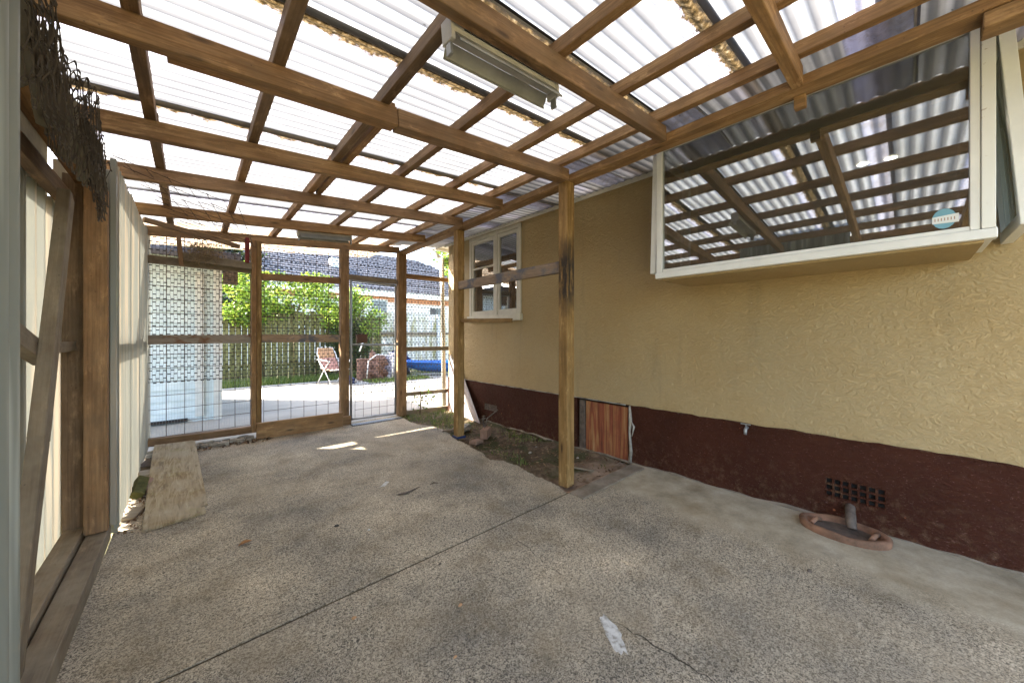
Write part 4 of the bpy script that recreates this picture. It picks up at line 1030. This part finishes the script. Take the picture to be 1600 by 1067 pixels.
# neighbour house
nh = thing('neighbour_house', 'white neighbour house with dark tiled hip roof beyond the back fence', 'house', (6, 18, 0))
box('wall', -8, 16, 18.0, 24, -.1, 3.3, 'nbwall', nh, bevel=0)
box('brick_band', -8.01, 16.01, 17.97, 17.995, 3.0, 3.28, 'nbband', nh, bevel=0)
box('fascia', -8.5, 16.5, 17.5, 17.56, 3.3, 3.5, 'white', nh, bevel=0)
A_, B_, C_, D_ = Vector((-8.6, 17.48, 3.5)), Vector((16.6, 17.48, 3.5)), Vector((11.5, 22.5, 6.4)), Vector((-8.6, 22.5, 6.4))
part('roof', MB().quad(A_, B_, C_, D_).quad(B_, (16.6, 27, 3.5), C_), 'nbtile', nh)
mb = MB(); rows = 20
for r in range(rows):
    t0 = r / rows; t1 = (r + 1.0) / rows
    xr = B_.x + (C_.x - B_.x) * t0; y0 = A_.y + (D_.y - A_.y) * t0; z0 = A_.z + (D_.z - A_.z) * t0; y1 = A_.y + (D_.y - A_.y) * t1; z1 = A_.z + (D_.z - A_.z) * t1
    x = -8.0 + (r % 2) * .15
    while x + .28 < xr:
        b = len(mb.v); up = .055 + random.uniform(0, .012)
        mb.v += [(x, y0 - .02, z0 + up), (x + .28, y0 - .02, z0 + up), (x + .28, y1, z1 + .012), (x, y1, z1 + .012), (x, y0 - .02, z0 + .005), (x + .28, y0 - .02, z0 + .005)]
        mb.f += [(b, b + 1, b + 2, b + 3), (b + 4, b + 5, b + 1, b)]; x += .305
tl = part('roof_tiles', mb, 'nbtile', nh); tl['kind'] = 'stuff'
box('chimney', 5.35, 5.9, 19.6, 20.1, 4.2, 5.25, 'white', nh)
for (x, z, w, h) in ((6.75, 2.45, .75, .6), (10.0, 2.3, .9, .5), (5.2, 2.35, .6, .75), (2.0, 1.2, 1.4, 1.3)):
    wf = box('window', x - .07, x + w + .07, 17.94, 17.99, z - .07, z + h + .07, 'white', nh, bevel=0)
    box('pane', x, x + w, 17.925, 17.938, z, z + h, 'nbglass', wf, bevel=0)

# folding lounge chair
def chair(cx, cy, rot, label, fab1, fab2, s=1.0):
    t = thing('folding_chair', label, 'chair', (cx, cy, 0), 'junk outside the gate'); t.rotation_euler = (0, 0, rot)
    def P(mb, name, mat, sm=False):
        me = bpy.data.meshes.new(name); me.from_pydata([(a * s, b * s, c * s) for a, b, c in mb.v], [], mb.f); me.materials.append(M[mat])
        if sm: me.polygons.foreach_set('use_smooth', [True] * len(me.polygons))
        o = bpy.data.objects.new(name, me); COL.objects.link(o); o.parent = t
    P(MB().box(-.23, .23, -.28, .16, .36, .385), 'seat', fab2)
    mb = MB(); mb.v = [(-.23, .17, .38), (.23, .17, .38), (.23, .34, .66), (-.23, .34, .66), (-.23, .19, .37), (.23, .19, .37), (.23, .36, .65), (-.23, .36, .65)]; mb.f = [(0, 1, 2, 3), (7, 6, 5, 4), (0, 4, 5, 1), (2, 6, 7, 3), (1, 5, 6, 2), (0, 3, 7, 4)]; P(mb, 'backrest', fab2)
    mb = MB(); mb.v = [(-.22, .345, .67), (.22, .345, .67), (.20, .43, .92), (-.20, .43, .92), (-.22, .37, .66), (.22, .37, .66), (.20, .455, .91), (-.20, .455, .91)]; mb.f = list([(0, 1, 2, 3), (7, 6, 5, 4), (0, 4, 5, 1), (2, 6, 7, 3), (1, 5, 6, 2), (0, 3, 7, 4)]); P(mb, 'headrest', fab1)
    P(MB().tube([(-.25, .17, .38), (-.25, .38, .78), (-.2, .45, .93), (0, .46, .95), (.2, .45, .93), (.25, .38, .78), (.25, .17, .38)], .013, 6), 'back_frame', 'whitetube', True)
    for q in (-1, 1):
        P(MB().tube([(q * .26, -.32, 0), (q * .26, .0, .37), (q * .26, .3, .62)], .013, 6), 'leg', 'whitetube', True)
        P(MB().tube([(q * .27, .32, 0), (q * .27, .0, .37), (q * .28, -.28, .6)], .013, 6), 'leg', 'whitetube', True)
        P(MB().tube([(q * .29, -.3, .6), (q * .29, .0, .62), (q * .28, .3, .63)], .018, 6), 'armrest', 'whitetube', True)
    P(MB().tube([(-.25, -.29, .37), (.25, -.29, .37)], .012, 6), 'seat_frame', 'whitetube', True)
chair(2.85, 10.2, R(14), 'brown canvas lounge chair with white tube frame standing before the paling fence', 'tanfab', 'pinkfab')
def lump(name, label, cat, loc, size, mat, seed, extra=None):
    rd = random.Random(seed); bm = bmesh.new(); bmesh.ops.create_icosphere(bm, subdivisions=4, radius=1)
    for v in bm.verts:
        c = v.co; k = 1 + .18 * math.sin(c.x * 5 + seed) * math.cos(c.y * 6) + .12 * math.sin(c.z * 11 + c.x * 7) + .08 * math.sin(c.x * 17 + c.y * 13 + c.z * 9)
        v.co = Vector((c.x * size[0] * k, c.y * size[1] * k, max(-.5, c.z) * size[2] * k))
    me = bpy.data.meshes.new(name); bm.to_mesh(me); bm.free(); me.materials.append(M[mat])
    o = bpy.data.objects.new(name, me); COL.objects.link(o); o.location = (loc[0], loc[1], loc[2] + size[2] * .45)
    return tag(o, label, cat)
G = 'junk outside the gate'
lump('canvas_heap', 'collapsed brown canvas heap in the middle of the junk outside the gate', 'heap', (4.15, 10.6, 0), (.40, .3, .50), 'brownfab', 3)
lump('tarpaulin_heap', 'crumpled grey and white patterned tarpaulin beside the brown canvas heap', 'heap', (4.62, 10.45, 0), (.30, .3, .5), 'greyfab', 5)
lump('tarpaulin_heap', 'crumpled navy tarpaulin bundle behind the blue plastic boat', 'heap', (5.15, 11.2, 0), (.28, .3, .62), 'blue2', 6)
dm = part('drum', MB().tube([(3.66, 10.5, 0), (3.66, 10.5, .6)], .13, 16), 'brownfab', None, smooth=False); tag(dm, 'short brown drum at the left end of the junk pile', 'drum')
tag(part('chair_frame', MB().tube([(3.7, 10.2, .05), (3.75, 10.2, .55), (4.0, 10.25, .72), (4.3, 10.2, .7), (4.55, 10.15, .3), (4.6, 10.15, 0)], .016, 6).tube([(4.4, 10.1, 0), (4.42, 10.1, .66)], .025, 6).tube([(4.2, 10.2, 1.1), (4.4, 10.2, .65)], .014, 6).tube([(3.6, 10.2, 1.1), (3.5, 10.2, .8)], .02, 6), 'whitetube', None, smooth=True), 'tangle of bent white tubes from a broken chair leaning on the canvas heap', 'chair frame')
# blue plastic boat
bt = thing('plastic_boat', 'bright blue moulded plastic boat lying outside the right mesh panel', 'boat', (6.3, 10.2, 0))
mb = MB(); K = 24; J = 8
ax = Vector((1, -.55, 0)).normalized(); sd = Vector((.55, 1, 0)).normalized(); C0 = Vector((4.95, 10.85, 0))
for i in range(K + 1):
    t = i / K; w = .34 * math.sin(math.pi * min(1, max(0.03, t * .9 + .05))) ** .6
    for j in range(J + 1):
        q = j / J * math.pi; mb.v.append(tuple(C0 + ax * (2.6 * t) + sd * (w * math.cos(q)) + Vector((0, 0, .40 - w * .95 * math.sin(q) * 1.0 + .06 * (2 * t - 1) ** 2))))
for i in range(K):
    for j in range(J): a = i * (J + 1) + j; mb.f.append((a, a + 1, a + J + 2, a + J + 1))
part('hull', mb, 'blue', bt, smooth=True)
for s in (0, J):
    part('gunwale', MB().tube([mb.v[i * (J + 1) + s] for i in range(K + 1)], .04, 8), 'blue', bt, smooth=True)
tag(part('white_rod', MB().tube([(6.25, 9.6, 0), (6.35, 9.7, .45)], .012, 5), 'whitetube', None), 'thin white rod leaning against the blue boat', 'rod')
tag(lump('bucket_heap', 'x', 'heap', (3.12, 10.0, 0), (.17, .15, .14), 'blue2', 8), 'small dark blue bundle at the foot of the canvas lounge chair', 'bundle')
